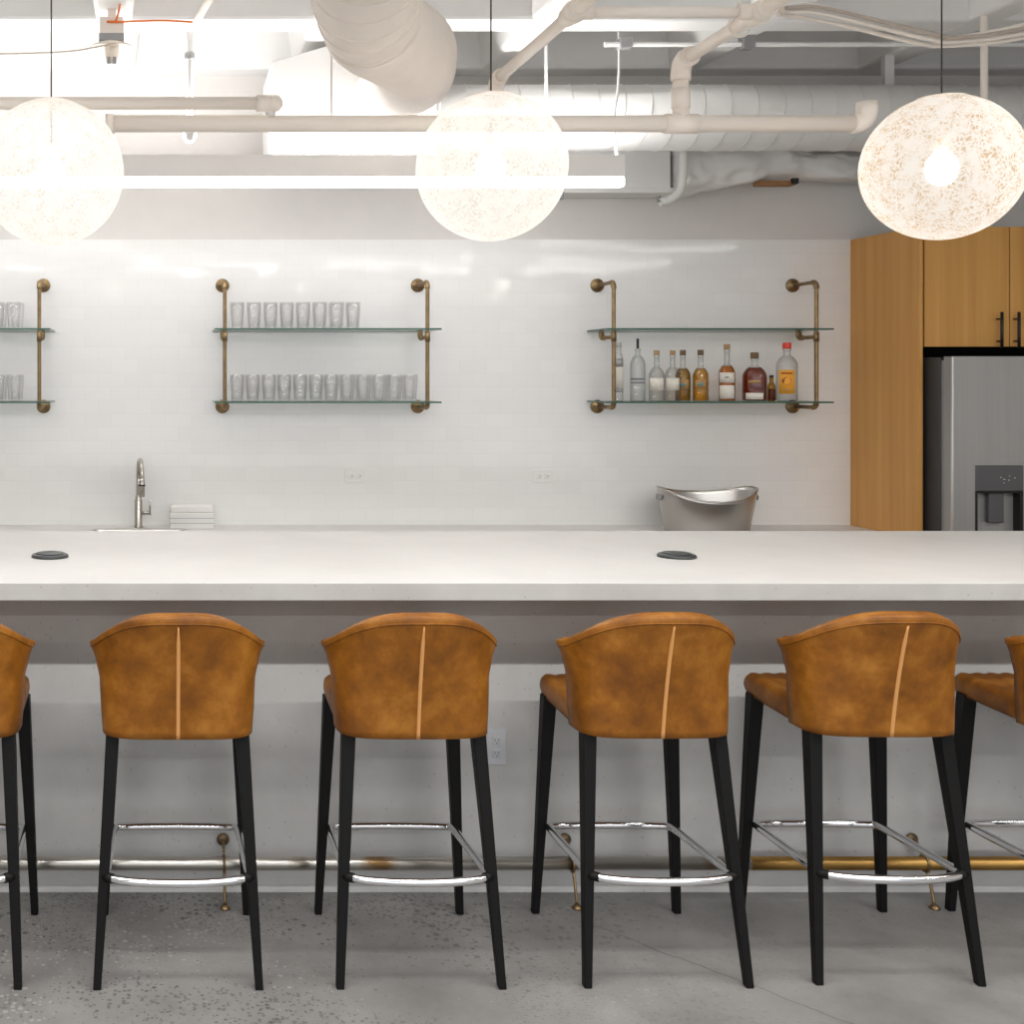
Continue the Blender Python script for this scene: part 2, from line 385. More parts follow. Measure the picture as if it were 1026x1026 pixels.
M['grayp'] = pr('grey_print', (.22,.22,.23), .6)
M['brownl'] = pr('brown_print', (.40,.24,.09), .6)
M['orange'] = pr('orange_wire', (.72,.16,.02), .5)
M['greyd'] = pr('dull_zinc', (.33,.33,.33), .5, .4)
M['brown'] = pr('brown_board', (.30,.15,.06), .8)
M['cable'] = pr('cable_sheath', (.42,.36,.31), .6)
M['cablel'] = pr('pale_cable', (.78,.72,.65), .6)
M['cord'] = pr('black_cord', (.03,.028,.025), .6)
M['lamp'] = emit('bulb_glow', (1, .965, .92), 18)
M['led'] = emit('led_strip', (1, .985, .97), 14)
M['ledup'] = emit('led_strip_up', (1, .98, .96), 80)
M['shade'] = shade_mat('thread_shade', False)  # flecks kept near white, standing in for glare from the bright ceiling behind
M['shadew'] = shade_mat('thread_shade_tan', True)

# ------------------------------------------------------------------ the room
WALL = 6.70; ZR = 3.47; ZS = 3.74; XL = -5.0; XR = 7.0; YB = -3.0
struct(MB().box(XL-.2, XR+.2, YB, WALL+.2, -.2, 0).build('floor', M['floor']))
struct(MB().box(XL-.2, XR+.2, YB, WALL+.2, ZS, ZS+.2).build('ceiling', M['ceil']))
struct(MB().box(XL-.2, XR+.2, WALL+.012, WALL+.2, 0, ZS).build('wall_back', M['paint']))
struct(MB().box(XL, XR, WALL, WALL+.012, .0, 2.5376).build('wall_back_tiles', M['tile']))
struct(MB().box(XL-.2, XL, YB, WALL+.2, 0, ZS).build('wall_left', M['paint']))
struct(MB().box(XR, XR+.2, YB, WALL+.2, 0, ZS).build('wall_right', M['paint']))
# waffle slab: ribs along the depth and across, all with sloping sides
def rib_y(xc, y0, y1, w0=.085, w1=.125):
    vs = [(xc-w0, y, ZR) for y in (y0, y1)] + [(xc+w0, y, ZR) for y in (y0, y1)] + [(xc-w1, y, ZS+.01) for y in (y0, y1)] + [(xc+w1, y, ZS+.01) for y in (y0, y1)]
    return MB().add(vs, [(0,1,3,2), (0,4,5,1), (2,3,7,6), (0,2,6,4), (1,5,7,3), (4,6,7,5)])
for k in range(-4, 7):
    struct(rib_y(-.21+1.05*k, YB, WALL).build('ceiling_rib', M['ceil'], bevel=.02, seg=2))
def rib_x(yc, w0=.098, w1=.138):
    vs = [(x, yc-w0, ZR+.002) for x in (XL, XR)] + [(x, yc+w0, ZR+.002) for x in (XL, XR)] + [(x, yc-w1, ZS+.01) for x in (XL, XR)] + [(x, yc+w1, ZS+.01) for x in (XL, XR)]
    return MB().add(vs, [(0,1,3,2), (0,4,5,1), (2,3,7,6), (0,2,6,4), (1,5,7,3), (4,6,7,5)])
for yc in (-1.58, -.53, .52, 1.57, 2.62, 3.67, 4.72, 5.767, 6.66):
    struct(rib_x(yc).build('ceiling_beam', M['ceil'], bevel=.02, seg=2))

# ------------------------------------------------------------------ bar
BT = 1.113
bar = thing('bar_counter', 'long concrete bar with thick pale top, stools lined up along it', 'bar', (1.4, 4.3, 0))
def local(mb, o):
    x, y, z = o.location; mb.v = [(a-x, b-y, c-z) for a, b, c in mb.v]; return mb
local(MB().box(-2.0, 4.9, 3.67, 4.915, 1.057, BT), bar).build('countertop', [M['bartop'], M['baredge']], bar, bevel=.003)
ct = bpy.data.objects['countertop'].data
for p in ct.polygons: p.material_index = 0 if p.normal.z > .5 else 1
local(MB().box(-1.9, 4.8, 4.02, 4.62, .0, 1.057), bar).build('base', M['barbase'], bar, bevel=.003)
local(MB().box(-1.9, 4.8, 4.008, 4.02, .0, .085), bar).build('plinth', M['barbase'], bar, bevel=.002)

# foot rail along the base of the bar
rail = thing('foot_rail', 'metal foot rail along the concrete bar base, steel turning to brass', 'rail', (1.4, 3.94, 0))
RZ = .128
def steel_rail_mat():
    m, nt, out = new_mat('worn_steel_rail'); L = nt.links
    b = N(nt, 'BsdfPrincipled'); L.new(b.outputs[0], out.inputs[0]); b.inputs['Metallic'].default_value = 1; b.inputs['Roughness'].default_value = .3
    tc = N(nt, 'TexCoord'); n1 = N(nt, 'TexNoise'); n1.inputs['Scale'].default_value = 4; n1.inputs['Detail'].default_value = 6
    L.new(tc.outputs['Object'], n1.inputs['Vector'])
    cr = N(nt, 'ValToRGB'); e = cr.color_ramp.elements
    e[0].position = .58; e[0].color = (.66,.63,.58,1); e[1].position = .70; e[1].color = (.36,.22,.10,1)
    L.new(n1.outputs[0], cr.inputs[0]); L.new(cr.outputs[0], b.inputs['Base Color']); return m
M['railsteel'] = steel_rail_mat()
local(MB().tube([(-1.9,3.94,RZ), (1.98,3.94,RZ)], .0215, 20), rail).build('steel_section', M['railsteel'], rail)['label'] = 'worn silver steel length'
local(MB().tube([(1.98,3.94,RZ), (4.8,3.94,RZ)], .0215, 20), rail).build('brass_section', M['brassrail'], rail)['label'] = 'worn brass length'
for bx in (-1.17, .222, 1.385, 2.565):
    a = MB()
    a.tube(smooth_path([(bx,4.006,.182), (bx,3.98,.181), (bx,3.955,.160)], 5), .005, 8)
    a.tube(arc((bx,3.94,RZ), .026, 0, 2*PI*15/16, 16, (0,1,0), (0,0,1)), .0045, 8)
    a.tube(smooth_path([(bx,3.925,.105), (bx,3.908,.07), (bx,3.89,.012)], 6), .005, 8)
    br = local(a, rail).build('bracket', M['brass'], rail)
    f = MB(); f.lathe([(.0,.0), (.021,.0), (.021,.004), (.012,.010), (.0,.012)], n=20)
    f.v = [(x+bx, 4.008-z, y+.182) for x, y, z in f.v]
    fl = local(f, rail).build('wall_flange', M['oldbrass'], br)
    g = MB(); g.lathe([(.017,0), (.017,.004), (.008,.014), (0,.014)], c=(bx,3.888,0), n=18)
    local(g, rail).build('floor_flange', M['brass'], br)

# ------------------------------------------------------------------ bar stools
def W(v):
    ks = [(0,.2235), (.29,.2295), (.6,.2335), (.835,.2475), (1,.264)]
    for (a, x), (b, y) in zip(ks, ks[1:]):
        if v <= b:
            t = (v-a)/(b-a); t = t*t*(3-2*t)*.35 + t*.65; return x+(y-x)*t
    return ks[-1][1]
ZB = .704
def shell_pt(u, v, off=0, lift=0):
    """u 0..1 across from left tip round the back to right tip, v 0..1 up; off = inwards"""
    th = (u-.5)*PI; n = 4.2-2.0*v
    s = math.copysign(abs(math.sin(th))**(2/n), th)
    k = .5*min(1, v)**1.15; m = 4.2-1.8*min(1, v); c = (1-k)*max(0, 1-abs(s)**m)**(1/m) + k*(1-s*s)
    w = W(v)-off; dc = -.2-.05*v-.035*v*v+off; dt = -.055-.008*v
    x = w*s; y = dt+(dc-dt)*c
    zt = 1.071-.113*abs(s)**2.9+lift
    return (x, y, ZB+.006*abs(s)**2*0+(zt-ZB)*v)
def make_stool():
    t = thing('bar_stool', '', 'bar stool', (0,0,0), 0, 'tan leather bar stools along the bar')
    NU, NV, TH = 61, 19, .022
    def uu(u):  # more points where the plan curves fast
        return u
    b = MB()
    outer = lambda u, v: shell_pt(u, v)
    inner = lambda u, v: shell_pt(u, v, TH)
    b.grid(outer, NU, NV); b.grid(inner, NU, NV, flip=True)
    # close the rim all the way round
    for v, fl in ((0, 1), (1, 0)):
        b.grid(lambda a, k, v=v: Vector(shell_pt(a, v, TH*k)) + Vector((0,0,(.006*math.sin(k*PI) if v else -.004*math.sin(k*PI)))), NU, 4)
    for u in (0, 1):
        b.grid(lambda a, k, u=u: shell_pt(u, a, TH*k), NV, 3)
    b.build('backrest', M['leather'], t, weld=True)
    # padded inner face with upright channels
    c = MB(); TI = TH
    def chan(u): return .006*abs(math.sin(u*PI*9))
    def pad(u, v):
        e = min(1, min(v, 1-v)*9)**.5 if min(v, 1-v) > 0 else 0
        ee = min(1, min(u, 1-u)*14)**.5 if min(u, 1-u) > 0 else 0
        return shell_pt(u, .16+.84*v, TI+.004+(.018+chan(u))*e*ee, .012)
    c.grid(pad, 91, 17, flip=True)
    c.grid(lambda a, k: shell_pt(a, 1, (TI-.012)+.016*k, .012*k), 91, 3)
    c.grid(lambda a, k: shell_pt(a, .16, TI+.004*k, .012), 91, 2)
    c.build('back_cushion', M['leather'], t, weld=True)
    # raised pale seam up the middle of the back
    sm = MB()
    pts = [Vector(shell_pt(.5, v))+Vector((0,-.001,0)) for v in [i/20*.93 for i in range(21)]]
    vs = []
    for i, p in enumerate(pts):
        h = .0062*(1 if i < 18 else (1-(i-17)*.22))
        for dx, dy in ((-h*.9, .002), (-h*.6, -.0035), (h*.6, -.0035), (h, .002)): vs.append(p+Vector((dx, dy, 0)))
    sm.add(vs, [(i*4+k, i*4+k+1, i*4+k+5, i*4+k+4) for i in range(20) for k in range(3)], 0, True)
    sm.add([vs[0], vs[1], vs[2], vs[3]], [(0,1,2,3)]); sm.add(vs[-4:], [(3,2,1,0)])
    sm.build('seam', M['seam'], t, weld=True)['label'] = 'pale stitched seam'
    pp = MB(); pp.tube([Vector(shell_pt(i/60, .955))+Vector((0,-.0005,0)) for i in range(61)], .0026, 6)
    pp.build('piping', M['leather'], t)
    # seat: rounded pad with ribs running front to back
    s = MB(); nx, ny = 57, 29
    def seat_top(u, v):
        a = 2*u-1; y = -.150+.403*v
        hw = .222-.010*v
        if y < -.03:
            cc = min(1, max(0, (-.055-y)/.145)); lim = .2235*(1-cc**4.2)**(1/4.2)-.013
            k = min(1, (-.03-y)/.03); hw = min(hw, hw+(lim-hw)*k)
        ex = max(0, 1-abs(a)); ey = min(v+.2, 1-v)
        drop = .007*(max(0, 1-ex/.05))**2 + .007*(max(0, 1-ey/.04))**2
        rib = .0055*abs(math.sin((a*.5+.5)*PI*9))**.7*(1 if ex > .06 else 0)
        r = .03; xx = a*hw
        if v > .9: xx *= 1-.025*((v-.9)/.1)**2
        return (xx, y, .776+rib-drop)
    s.grid(seat_top, nx, ny)
    def seat_bot(u, v):
        x, y, z = seat_top(u, v); a = 2*u-1
        return (x*.985, y-.006*v, .708+.006*v)
    s.grid(seat_bot, nx, ny, flip=True)
    def side(pts_fn, n):
        s.grid(lambda a, k: tuple(Vector(seat_top(*pts_fn(a))).lerp(Vector(seat_bot(*pts_fn(a))), k) + Vector(pts_out(pts_fn(a)))*math.sin(k*PI)*.005), n, 7)
    def pts_out(q):
        u, v = q
        return (-1 if u == 0 else 1 if u == 1 else 0, 1 if v == 1 else -1 if v == 0 else 0, 0)
    side(lambda a: (0, a), ny); side(lambda a: (1, a), ny); side(lambda a: (a, 1), nx); side(lambda a: (a, 0), nx)
    s.build('seat', M['leather'], t, weld=True)
    for sx in (-1, 1):
        l = MB(); l.taper((sx*.2325,-.235,0), (sx*.191,-.126,.714), .0115, .0195, .0125, .024); l.build('leg', M['black'], t, bevel=.003)
        l = MB(); l.taper((sx*.2315,.235,0), (sx*.197,.206,.722), .0115, .0215, .0125, .022); l.build('leg', M['black'], t, bevel=.003)
    # chrome foot ring
    z = .305; pth = []
    X0 = .205
    near = [(X0*math.sin(a*PI/2), -.19-.052*math.cos(a*PI/2)**1.0, z) for a in [i/8 for i in range(-8, 9)]]
    pth += near
    pth += [(X0+.003, -.175, z), (.204, .0, z-.005), (.201, .155, z-.009), (.198, .197, z-.011), (.184, .213, z-.012), (.10, .218, z-.012), (0, .220, z-.012),
            (-.10, .218, z-.012), (-.184, .213, z-.012), (-.198, .197, z-.011), (-.201, .155, z-.009), (-.204, 0, z-.005), (-X0-.003, -.175, z)]
    r = MB(); r.tube(pth, .0122, 14, closed=True); fr = r.build('footrest', M['chrome'], t)
    for sx in (-1, 1):
        k = MB(); k.tube([(sx*.188, -.211, z), (sx*.216, -.193, z)], .0138, 12); k.build('sleeve', M['black'], fr)['label'] = 'black joint sleeve'
    return t
stool = make_stool()
STOOLS = [(-.633, 3.616, 0, 'tan leather bar stool cut by the left edge, only its right half showing'),
          (.0587, 3.614, .0, 'tan leather bar stool seen squarely from behind, second from the left'),
          (.756, 3.618, .0, 'tan leather bar stool just left of the outlet on the bar base'),
          (1.468, 3.624, .0, 'tan leather bar stool first to the right of the outlet, beside the floor crack'),
          (2.145, 3.638, -.014, 'tan leather bar stool before the brass rail length, wholly in view'),
          (2.838, 3.640, -.01, 'tan leather bar stool cut off by the right edge, mostly its seat showing')]
for i, (x, y, rz, lab) in enumerate(STOOLS):
    o = stool if i == 0 else dup(stool)
    o.location = (x, y, 0); o.rotation_euler.z = rz; o['label'] = lab

# ------------------------------------------------------------------ power grommets on the bar top
def grommet(x, y, lab):
    t = thing('power_grommet', lab, 'power outlet', (x, y, BT), 0, 'power grommets on the bar top')
    MB().lathe([(.066,0), (.066,.006), (.063,.010), (.058,.012), (.0,.0125)], n=40).build('rim', M['disc'], t)
    MB().lathe([(.050,.012), (.050,.0145), (.047,.016), (0,.0165)], n=36).build('lid', M['disc'], t)
grommet(-.384, 4.20, 'dark round power grommet on the bar top nearer the sink')
grommet(1.851, 4.20, 'dark round power grommet on the bar top below the metal tub')

# ------------------------------------------------------------------ outlets
def outlet(x, y, z, wid, hgt, horiz, lab, grp=None, mat='white'):
    t = thing('wall_outlet', lab, 'outlet', (x, y, z), 0, grp)
    MB().box(-wid/2, wid/2, -.006, 0, -hgt/2, hgt/2).build('cover_plate', M[mat], t, bevel=.002)
    for s in (-1, 1):
        cx, cz = (s*.022, 0) if horiz else (0, s*.022)
        f = MB().box(cx-.015, cx+.015, -.009, -.004, cz-.015, cz+.015).build('receptacle', M[mat], t, bevel=.003)
        a = MB()
        for q in (-1, 1):
            if horiz: a.box(cx-.004, cx+.004, -.0096, -.008, cz+q*.006-.0012, cz+q*.006+.0012)
            else: a.box(cx+q*.006-.0012, cx+q*.006+.0012, -.0096, -.008, cz-.002, cz+.006)
        a.box(cx-.0022+(.008 if horiz else 0), cx+.0022+(.008 if horiz else 0), -.0096, -.008, cz-.0022-(0 if horiz else .008), cz+.0022-(0 if horiz else .008))
        a.build('slots', M['ghost'], f)
outlet(1.124, WALL, 1.192, .118, .075, True, 'white outlet on the tiles under the shelf of tumblers', 'outlets on the tile wall')
outlet(2.192, WALL, 1.192, .118, .075, True, 'white outlet on the tiles under the bottle shelf', 'outlets on the tile wall')
outlet(1.155, 4.02, .494, .068, .122, False, 'pale outlet plate on the grey concrete base of the bar', None, 'greyw')

# ------------------------------------------------------------------ back counter, sink, faucet
BZ = .914
bc = thing('back_counter', 'low counter with grey stone top along the tiled wall', 'counter', (1.0, 6.4, 0))
sx0, sx1, sy0, sy1 = -.355, .145, 6.16, 6.46
top = MB()
xs = [-2.6, sx0, sx1, 3.935]; ys = [6.05, sy0, sy1, WALL-.002]
for zz, fl in ((BZ, 0), (BZ-.04, 1)):
    vs = [(x, y, zz) for y in ys for x in xs]
    fs = [(j*4+i, j*4+i+1, j*4+i+5, j*4+i+4) for j in range(3) for i in range(3) if (i, j) != (1, 1)]
    top.add(vs, fs)
def wallq(a, b): top.add([(a[0],a[1],BZ-.04), (b[0],b[1],BZ-.04), (b[0],b[1],BZ), (a[0],a[1],BZ)], [(0,1,2,3)])
for j in range(3): wallq((xs[0],ys[j]), (xs[0],ys[j+1])); wallq((xs[3],ys[j]), (xs[3],ys[j+1]))
for i in range(3): wallq((xs[i],ys[0]), (xs[i+1],ys[0])); wallq((xs[i],ys[3]), (xs[i+1],ys[3]))
wallq((sx0,sy0),(sx1,sy0)); wallq((sx0,sy1),(sx1,sy1)); wallq((sx0,sy0),(sx0,sy1)); wallq((sx1,sy0),(sx1,sy1))
local(top, bc).build('countertop', M['backtop'], bc, weld=True)
local(MB().box(-2.6, -.45, 6.09, WALL-.002, .1, BZ-.04), bc).build('base', M['wood'], bc, bevel=.002)
local(MB().box(.25, 3.935, 6.09, WALL-.002, .1, BZ-.04), bc).build('base', M['wood'], bc, bevel=.002)
local(MB().box(-2.6, 3.935, 6.14, WALL-.002, 0, .1), bc).build('toe_kick', M['void'], bc)
local(MB().box(-.45, .25, 6.09, 6.11, .1, BZ-.04), bc).build('door', M['wood'], bc, bevel=.002)

sk = thing('sink', 'steel sink set in the back counter below the faucet', 'sink', (-.105, 6.31, BZ))
q = MB()
def rr(hx, hy, r, z, n=6):
    out = []
    for cx, cy, a0 in ((hx-r, hy-r, 0), (-hx+r, hy-r, PI/2), (-hx+r, -hy+r, PI), (hx-r, -hy+r, 1.5*PI)):
        for i in range(n+1):
            a = a0+PI/2*i/n; out.append((cx+r*math.cos(a), cy+r*math.sin(a), z))
    return out
rings = [rr(.272,.178,.03,.001), rr(.272,.178,.03,.006), rr(.262,.168,.03,.008), rr(.245,.145,.03,.006), rr(.238,.138,.03,-.02), rr(.225,.125,.04,-.18), rr(.20,.10,.05,-.19)]
n = len(rings[0]); vs = [p for r_ in rings for p in r_]
fs = [(j*n+i, j*n+(i+1) % n, (j+1)*n+(i+1) % n, (j+1)*n+i) for j in range(len(rings)-1) for i in range(n)]
fs.append(tuple((len(rings)-1)*n+i for i in range(n)))
q.add(vs, fs, 0, True); q.build('basin', M['steel'], sk)
MB().lathe([(.04,-.189), (.04,-.186), (.03,-.187), (0,-.187)], n=20).build('drain', M['greyd'], sk)

fa = thing('faucet', 'tall gooseneck pull-down faucet standing behind the sink', 'faucet', (-.108, 6.585, BZ), .13)
MB().lathe([(.026,0), (.026,.006), (.0225,.010), (.0215,.15), (.0175,.16), (.0165,.175), (.013,.18)], n=22).build('body', M['nickel'], fa)
pts = [(0,0,.17), (0,0,.24), (0,0,.30)] + [tuple(p) for p in arc((0,-.085,.30), .085, 0, PI, 14, (0,1,0), (0,0,1))] + [(0,-.17,.285)]
MB().tube(pts, .0125, 14).build('spout', M['nickel'], fa)
hd = MB().lathe([(.0135,0), (.017,-.03), (.018,-.075), (.015,-.10), (.0,-.10)], c=(0,-.17,.29), n=18).build('spray_head', M['nickel'], fa)
MB().lathe([(.0188,-.035), (.0188,-.043)], c=(0,-.17,.29), n=18).build('collar', M['blackm'], hd)
hn = MB(); hn.tube([(.012,.0,.082), (.07,-.005,.082)], .0115, 12); hn.tube([(.064,-.005,.082), (.066,-.006,.155)], .005, 10)
hn.build('handle', M['nickel'], fa)

tb = thing('paper_towel_box', 'low white box of paper towels beside the faucet', 'box', (.190, 6.58, BZ))
MB().box(-.122, .122, -.06, .06, 0, .088).build('body', M['white'], tb, bevel=.004)
MB().box(-.118, .118, -.056, .056, .088, .124).build('lid', M['whitep'], tb, bevel=.006)
for z in (.03, .058): MB().box(-.1225, .1225, -.0612, .0605, z, z+.003).build('groove', M['silverl'], tb)

# oval metal tub
tub = thing('metal_tub', 'oval galvanized ice tub with dipped rim on the back counter', 'tub', (2.985, 6.40, BZ))
def tub_pt(a, v, inset=0):
    ca, sa = math.cos(a), math.sin(a)
    rim = .176+.064*abs(ca)**2.4 + (.03*max(0, sa)**1.0)
    ax = .222+.040*v*(rim/.24) + .006*v*abs(ca)**6; ay = .140+.028*v
    return ((ax-inset)*ca, (ay-inset)*sa, inset*.8*(1 if v < .01 else 0)+rim*v)
q = MB()
q.grid(lambda u, v: tub_pt(2*PI*u, v), 64, 12, cu=True)
q.grid(lambda u, v: tub_pt(2*PI*u, v, .005), 64, 12, cu=True, flip=True)
q.grid(lambda u, k: tuple(Vector(tub_pt(2*PI*u, 1, .005*k))+Vector((0,0,.002*math.sin(k*PI)))), 64, 4, cu=True)
bot = [tub_pt(2*PI*i/64, 0) for i in range(64)]; q.add(bot, [tuple(range(64))])
bot = [tub_pt(2*PI*i/64, 0, .005) for i in range(64)]; q.add(bot, [tuple(range(64))])
q.build('body', M['steel'], tub, weld=True)
MB().tube([Vector(tub_pt(2*PI*i/64, 1, .0025)) for i in range(64)], .005, 8, closed=True).build('rolled_rim', M['steel'], tub)
for s in (-1, 1):
    h = MB(); a = 0 if s > 0 else PI
    p = Vector(tub_pt(a, .80))
    h.tube([p+Vector((0, -.034, .008)), p+Vector((s*.003, -.034, -.002)), p+Vector((s*.005, -.022, -.014)), p+Vector((s*.005, 0, -.017)), p+Vector((s*.005, .022, -.014)), p+Vector((s*.003, .034, -.002)), p+Vector((0, .034, .008))], .0035, 8)
    h.box(p.x-.002+s*.002, p.x+.002+s*.002, -.03, .03, p.z-.008, p.z+.014)
    h.build('handle', M['greyd'], tub)

# ------------------------------------------------------------------ pipe shelves
SH0, SH1 = 1.613, 2.012     # undersides of the glass boards
GT = .009
def make_shelf():
    t = thing('wall_shelf', '', 'shelf', (0,0,0), 0, 'glass shelves on brass pipe brackets')
    PY = -.243
    for x in (0, 1.111):
        p = MB()
        zt, zb_, zm = 2.276, 1.588, 1.975
        path = [(x, -.004, zt), (x, PY+.03, zt)] + [tuple(a) for a in arc((x, PY+.03, zt-.03), .03, PI/2, PI, 5, (0,1,0), (0,0,1))][1:] + \
               [(x, PY, zb_+.03)] + [tuple(a) for a in arc((x, PY+.03, zb_+.03), .03, PI, 1.5*PI, 5, (0,1,0), (0,0,1))][1:] + [(x, -.004, zb_)]
        p.tube(path, .0108, 14)
        p.tube([(x, PY, zm), (x, -.085, zm)] + [tuple(a) for a in arc((x, -.085, zm+.02), .02, -PI/2, 0, 4, (0,1,0), (0,0,1))][1:] + [(x, -.065, SH1-.001)], .0105, 12)
        br = p.build('pipe_bracket', M['brass'], t)
        # fittings: elbows, tee and collars
        def fit(pts, r): MB().tube(pts, r, 14).build('fitting', M['brass'], br)
        fit([(x, PY+.034, zt)] + [tuple(a) for a in arc((x, PY+.03, zt-.03), .03, PI/2, PI, 5, (0,1,0), (0,0,1))] + [(x, PY, zt-.036)], .0145)
        fit([(x, PY, zb_+.020)] + [tuple(a) for a in arc((x, PY+.03, zb_+.03), .03, PI*1.05, 1.5*PI, 5, (0,1,0), (0,0,1))] + [(x, PY+.036, zb_)], .0145)
        fit([(x, PY, zm-.026), (x, PY, zm+.026)], .0145)
        fit([(x, -.102, zm)] + [tuple(a) for a in arc((x, -.085, zm+.02), .02, -PI/2, 0, 4, (0,1,0), (0,0,1))] + [(x, -.065, SH1-.004)], .0155)
        for z in (zt, zb_):
            f = MB(); f.lathe([(.039,0), (.039,.005), (.034,.009), (.020,.011), (.017,.026), (0,.026)], n=28)
            f.v = [(a+x, -c, b+z) for a, b, c in f.v]
            f.build('flange', M['brass'], br)
    for z in (SH0, SH1):
        g = MB(); x0, x1, y0, y1 = -.058, 1.176, -.298, -.003
        vs = [(a, b, c) for c in (z, z+GT) for b in (y0, y1) for a in (x0, x1)]
        g.add(vs, [(0,2,3,1), (4,5,7,6)], 0); g.add(vs, [(0,1,5,4), (2,6,7,3), (0,4,6,2), (1,3,7,5)], 1)
        g.build('glass_board', [M['shelf'], M['gedge']], t, weld=True)
    return t
sh = make_shelf()
SHELVES = [(-1.760, 'brass pipe and glass shelf of tumblers, cut off by the left edge'),
           (.368, 'brass pipe and glass shelf holding rows of tumblers, right of the faucet'),
           (2.500, 'brass pipe and glass shelf holding liquor bottles')]
for i, (x, lab) in enumerate(SHELVES):
    o = sh if i == 0 else dup(sh)
    o.location = (x, WALL, 0); o['label'] = lab
Z0 = SH0+GT; Z1 = SH1+GT

# tumblers
def tumbler():
    prof = [(0,0), (.0285,0), (.031,.003), (.0375,.080), (.0405,.146), (.0392,.1465), (.0362,.080), (.0295,.012), (0,.010)]
    return MB().lathe(prof, n=28).build('tumbler', M['glass'])
tum = tumbler(); tag(tum, '', 'glass'); tum_used = [False]
def place_tumbler(x, y, z, lab, grp):
    o = tum if not tum_used[0] else tum.copy()
    if tum_used[0]: C.objects.link(o)
    tum_used[0] = True
    o.location = (x, y, z); o['label'] = lab; o['group'] = grp
def rows(x0, n, pitch, z, where, grp, first=0, nrow=2):
    for r in range(nrow):
        for i in range(n):
            nm = ['front', 'back'][r]
            place_tumbler(x0+i*pitch+random.uniform(-.003,.003)+r*.006, WALL-.225+r*.088+random.uniform(-.003,.003), z,
                          f'{ORD[i]} clear tumbler from the left, {nm} row, {where}', grp)
rows(.437, 8, .0915, Z1, 'upper board of the middle wall shelf', 'tumblers on the upper board of the middle shelf')
rows(.437, 12, .0868, Z0, 'lower board of the middle wall shelf', 'tumblers on the lower board of the middle shelf')
rows(-.97, 3, .0905, Z1, 'upper board of the leftmost shelf', 'tumblers on the upper board of the leftmost shelf')
rows(-.97, 3, .0905, Z0, 'lower board of the leftmost shelf', 'tumblers on the lower board of the leftmost shelf')

# bottles
def bottle(x, y, lab, body, rb, hs, hn, rn, ht, liquid=None, fill=.8, cap=None, caph=.03, capr=None, labels=(), sy=1, shoulder=.04, name='liquor_bottle'):
    """rb body radius, hs shoulder height, hn neck start, rn neck radius, ht total height of glass"""
    t = thing(name, lab, 'bottle', (x, y, Z0), -math.atan2(x, y), 'liquor bottles on the glass shelf')
    prof = [(0,0), (rb*.93,0), (rb,.006), (rb,hs)]
    for k in range(1, 7):
        a = k/6; prof.append((rn+(rb-rn)*(1-a**1.7)**.8, hs+(hn-hs)*a))
    prof += [(rn, ht-.012), (rn*1.18, ht-.011), (rn*1.18, ht-.002), (rn*.9, ht)]
    MB().lathe(prof, n=28, sy=sy).build('bottle_body', body, t)
    if liquid:
        top = hs+(hn-hs)*1.0 if fill > 1 else (hs)*fill
        lp = [(0,.004), (rb*.9,.004), (rb*.955,.009), (rb*.955,min(hs, top))]
        if fill > 1:
            for k in range(1, 7):
                a = k/6*.8; lp.append(((rn+(rb-rn)*(1-a**1.7)**.8)*.95, hs+(hn-hs)*a))
        lp.append((0, lp[-1][1]))
        MB().lathe(lp, n=28, sy=sy).build('liquid', liquid, t)
    if cap:
        cr = capr or rn*1.15
        MB().lathe([(cr*.95,ht-.001), (cr,ht+.002), (cr,ht+caph-.003), (cr*.92,ht+caph), (0,ht+caph)], n=18).build('stopper', cap, t)
    for (z0, z1, half, m, off) in labels:
        q = MB()
        def patch(u, v, r): 
            a = -PI/2+(2*u-1)*half; return (r*math.cos(a), r*math.sin(a)*sy, z0+(z1-z0)*v)
        r1 = rb+.0006+off; r0 = rb+.0001+off
        q.grid(lambda u, v: patch(u, v, r1), 13, 2); q.grid(lambda u, v: patch(u, v, r0), 13, 2, flip=True)
        q.grid(lambda u, k: patch(u, 0, r0+(r1-r0)*k), 13, 2); q.grid(lambda u, k: patch(u, 1, r0+(r1-r0)*k), 13, 2)
        q.build('label', m, t, weld=True)
    return t
BY = 6.48
bx = lambda px: (px-158)*BY/1180
bottle(bx(622), BY+.03, 'slim clear bottle with silver label standing behind the left shelf pipe', M['bottle'], .024, .22, .27, .012, .30, None, cap=M['silverl'], caph=.025,
       labels=((.07,.20,1.3,M['cream'],0), (.19,.235,1.3,M['silverl'],.0002), (.05,.072,1.3,M['silverl'],.0002)))
bottle(bx(639), BY, 'tall clear bottle with thin black pourer, second from the left', M['bottle'], .040, .20, .255, .013, .29, None, cap=M['blackm'], caph=.055, capr=.007,
       labels=((.118,.128,1.2,M['grayp'],0), (.098,.108,1.2,M['grayp'],0)))
for px, lab in ((657.5, 'clear bottle with cream label and cork, next to the black pourer bottle'), (673.5, 'clear bottle with cream label, touching the dark gold bottle')):
    bottle(bx(px), BY-.005, lab, M['bottle'], .0405, .14, .19, .0135, .255, None, cap=M['cork'], caph=.025, labels=((.062,.128,.95,M['cream'],0),))
bottle(bx(687), BY+.035, 'dark gold spirit bottle partly behind a clear bottle', M['bottle'], .040, .14, .19, .0135, .255, M['dkamber'], 1.2, M['dcork'], .028, labels=((.07,.12,.8,M['brownl'],0), (.085,.098,.3,M['blue'],.0006)))
bottle(bx(702), BY, 'golden spirit bottle with small blue mark, left of the gap', M['bottle'], .0405, .14, .19, .0135, .255, M['gold'], 1.2, M['dcork'], .028, labels=((.07,.118,.7,M['brownl'],0), (.088,.100,.3,M['blue'],.0006)))
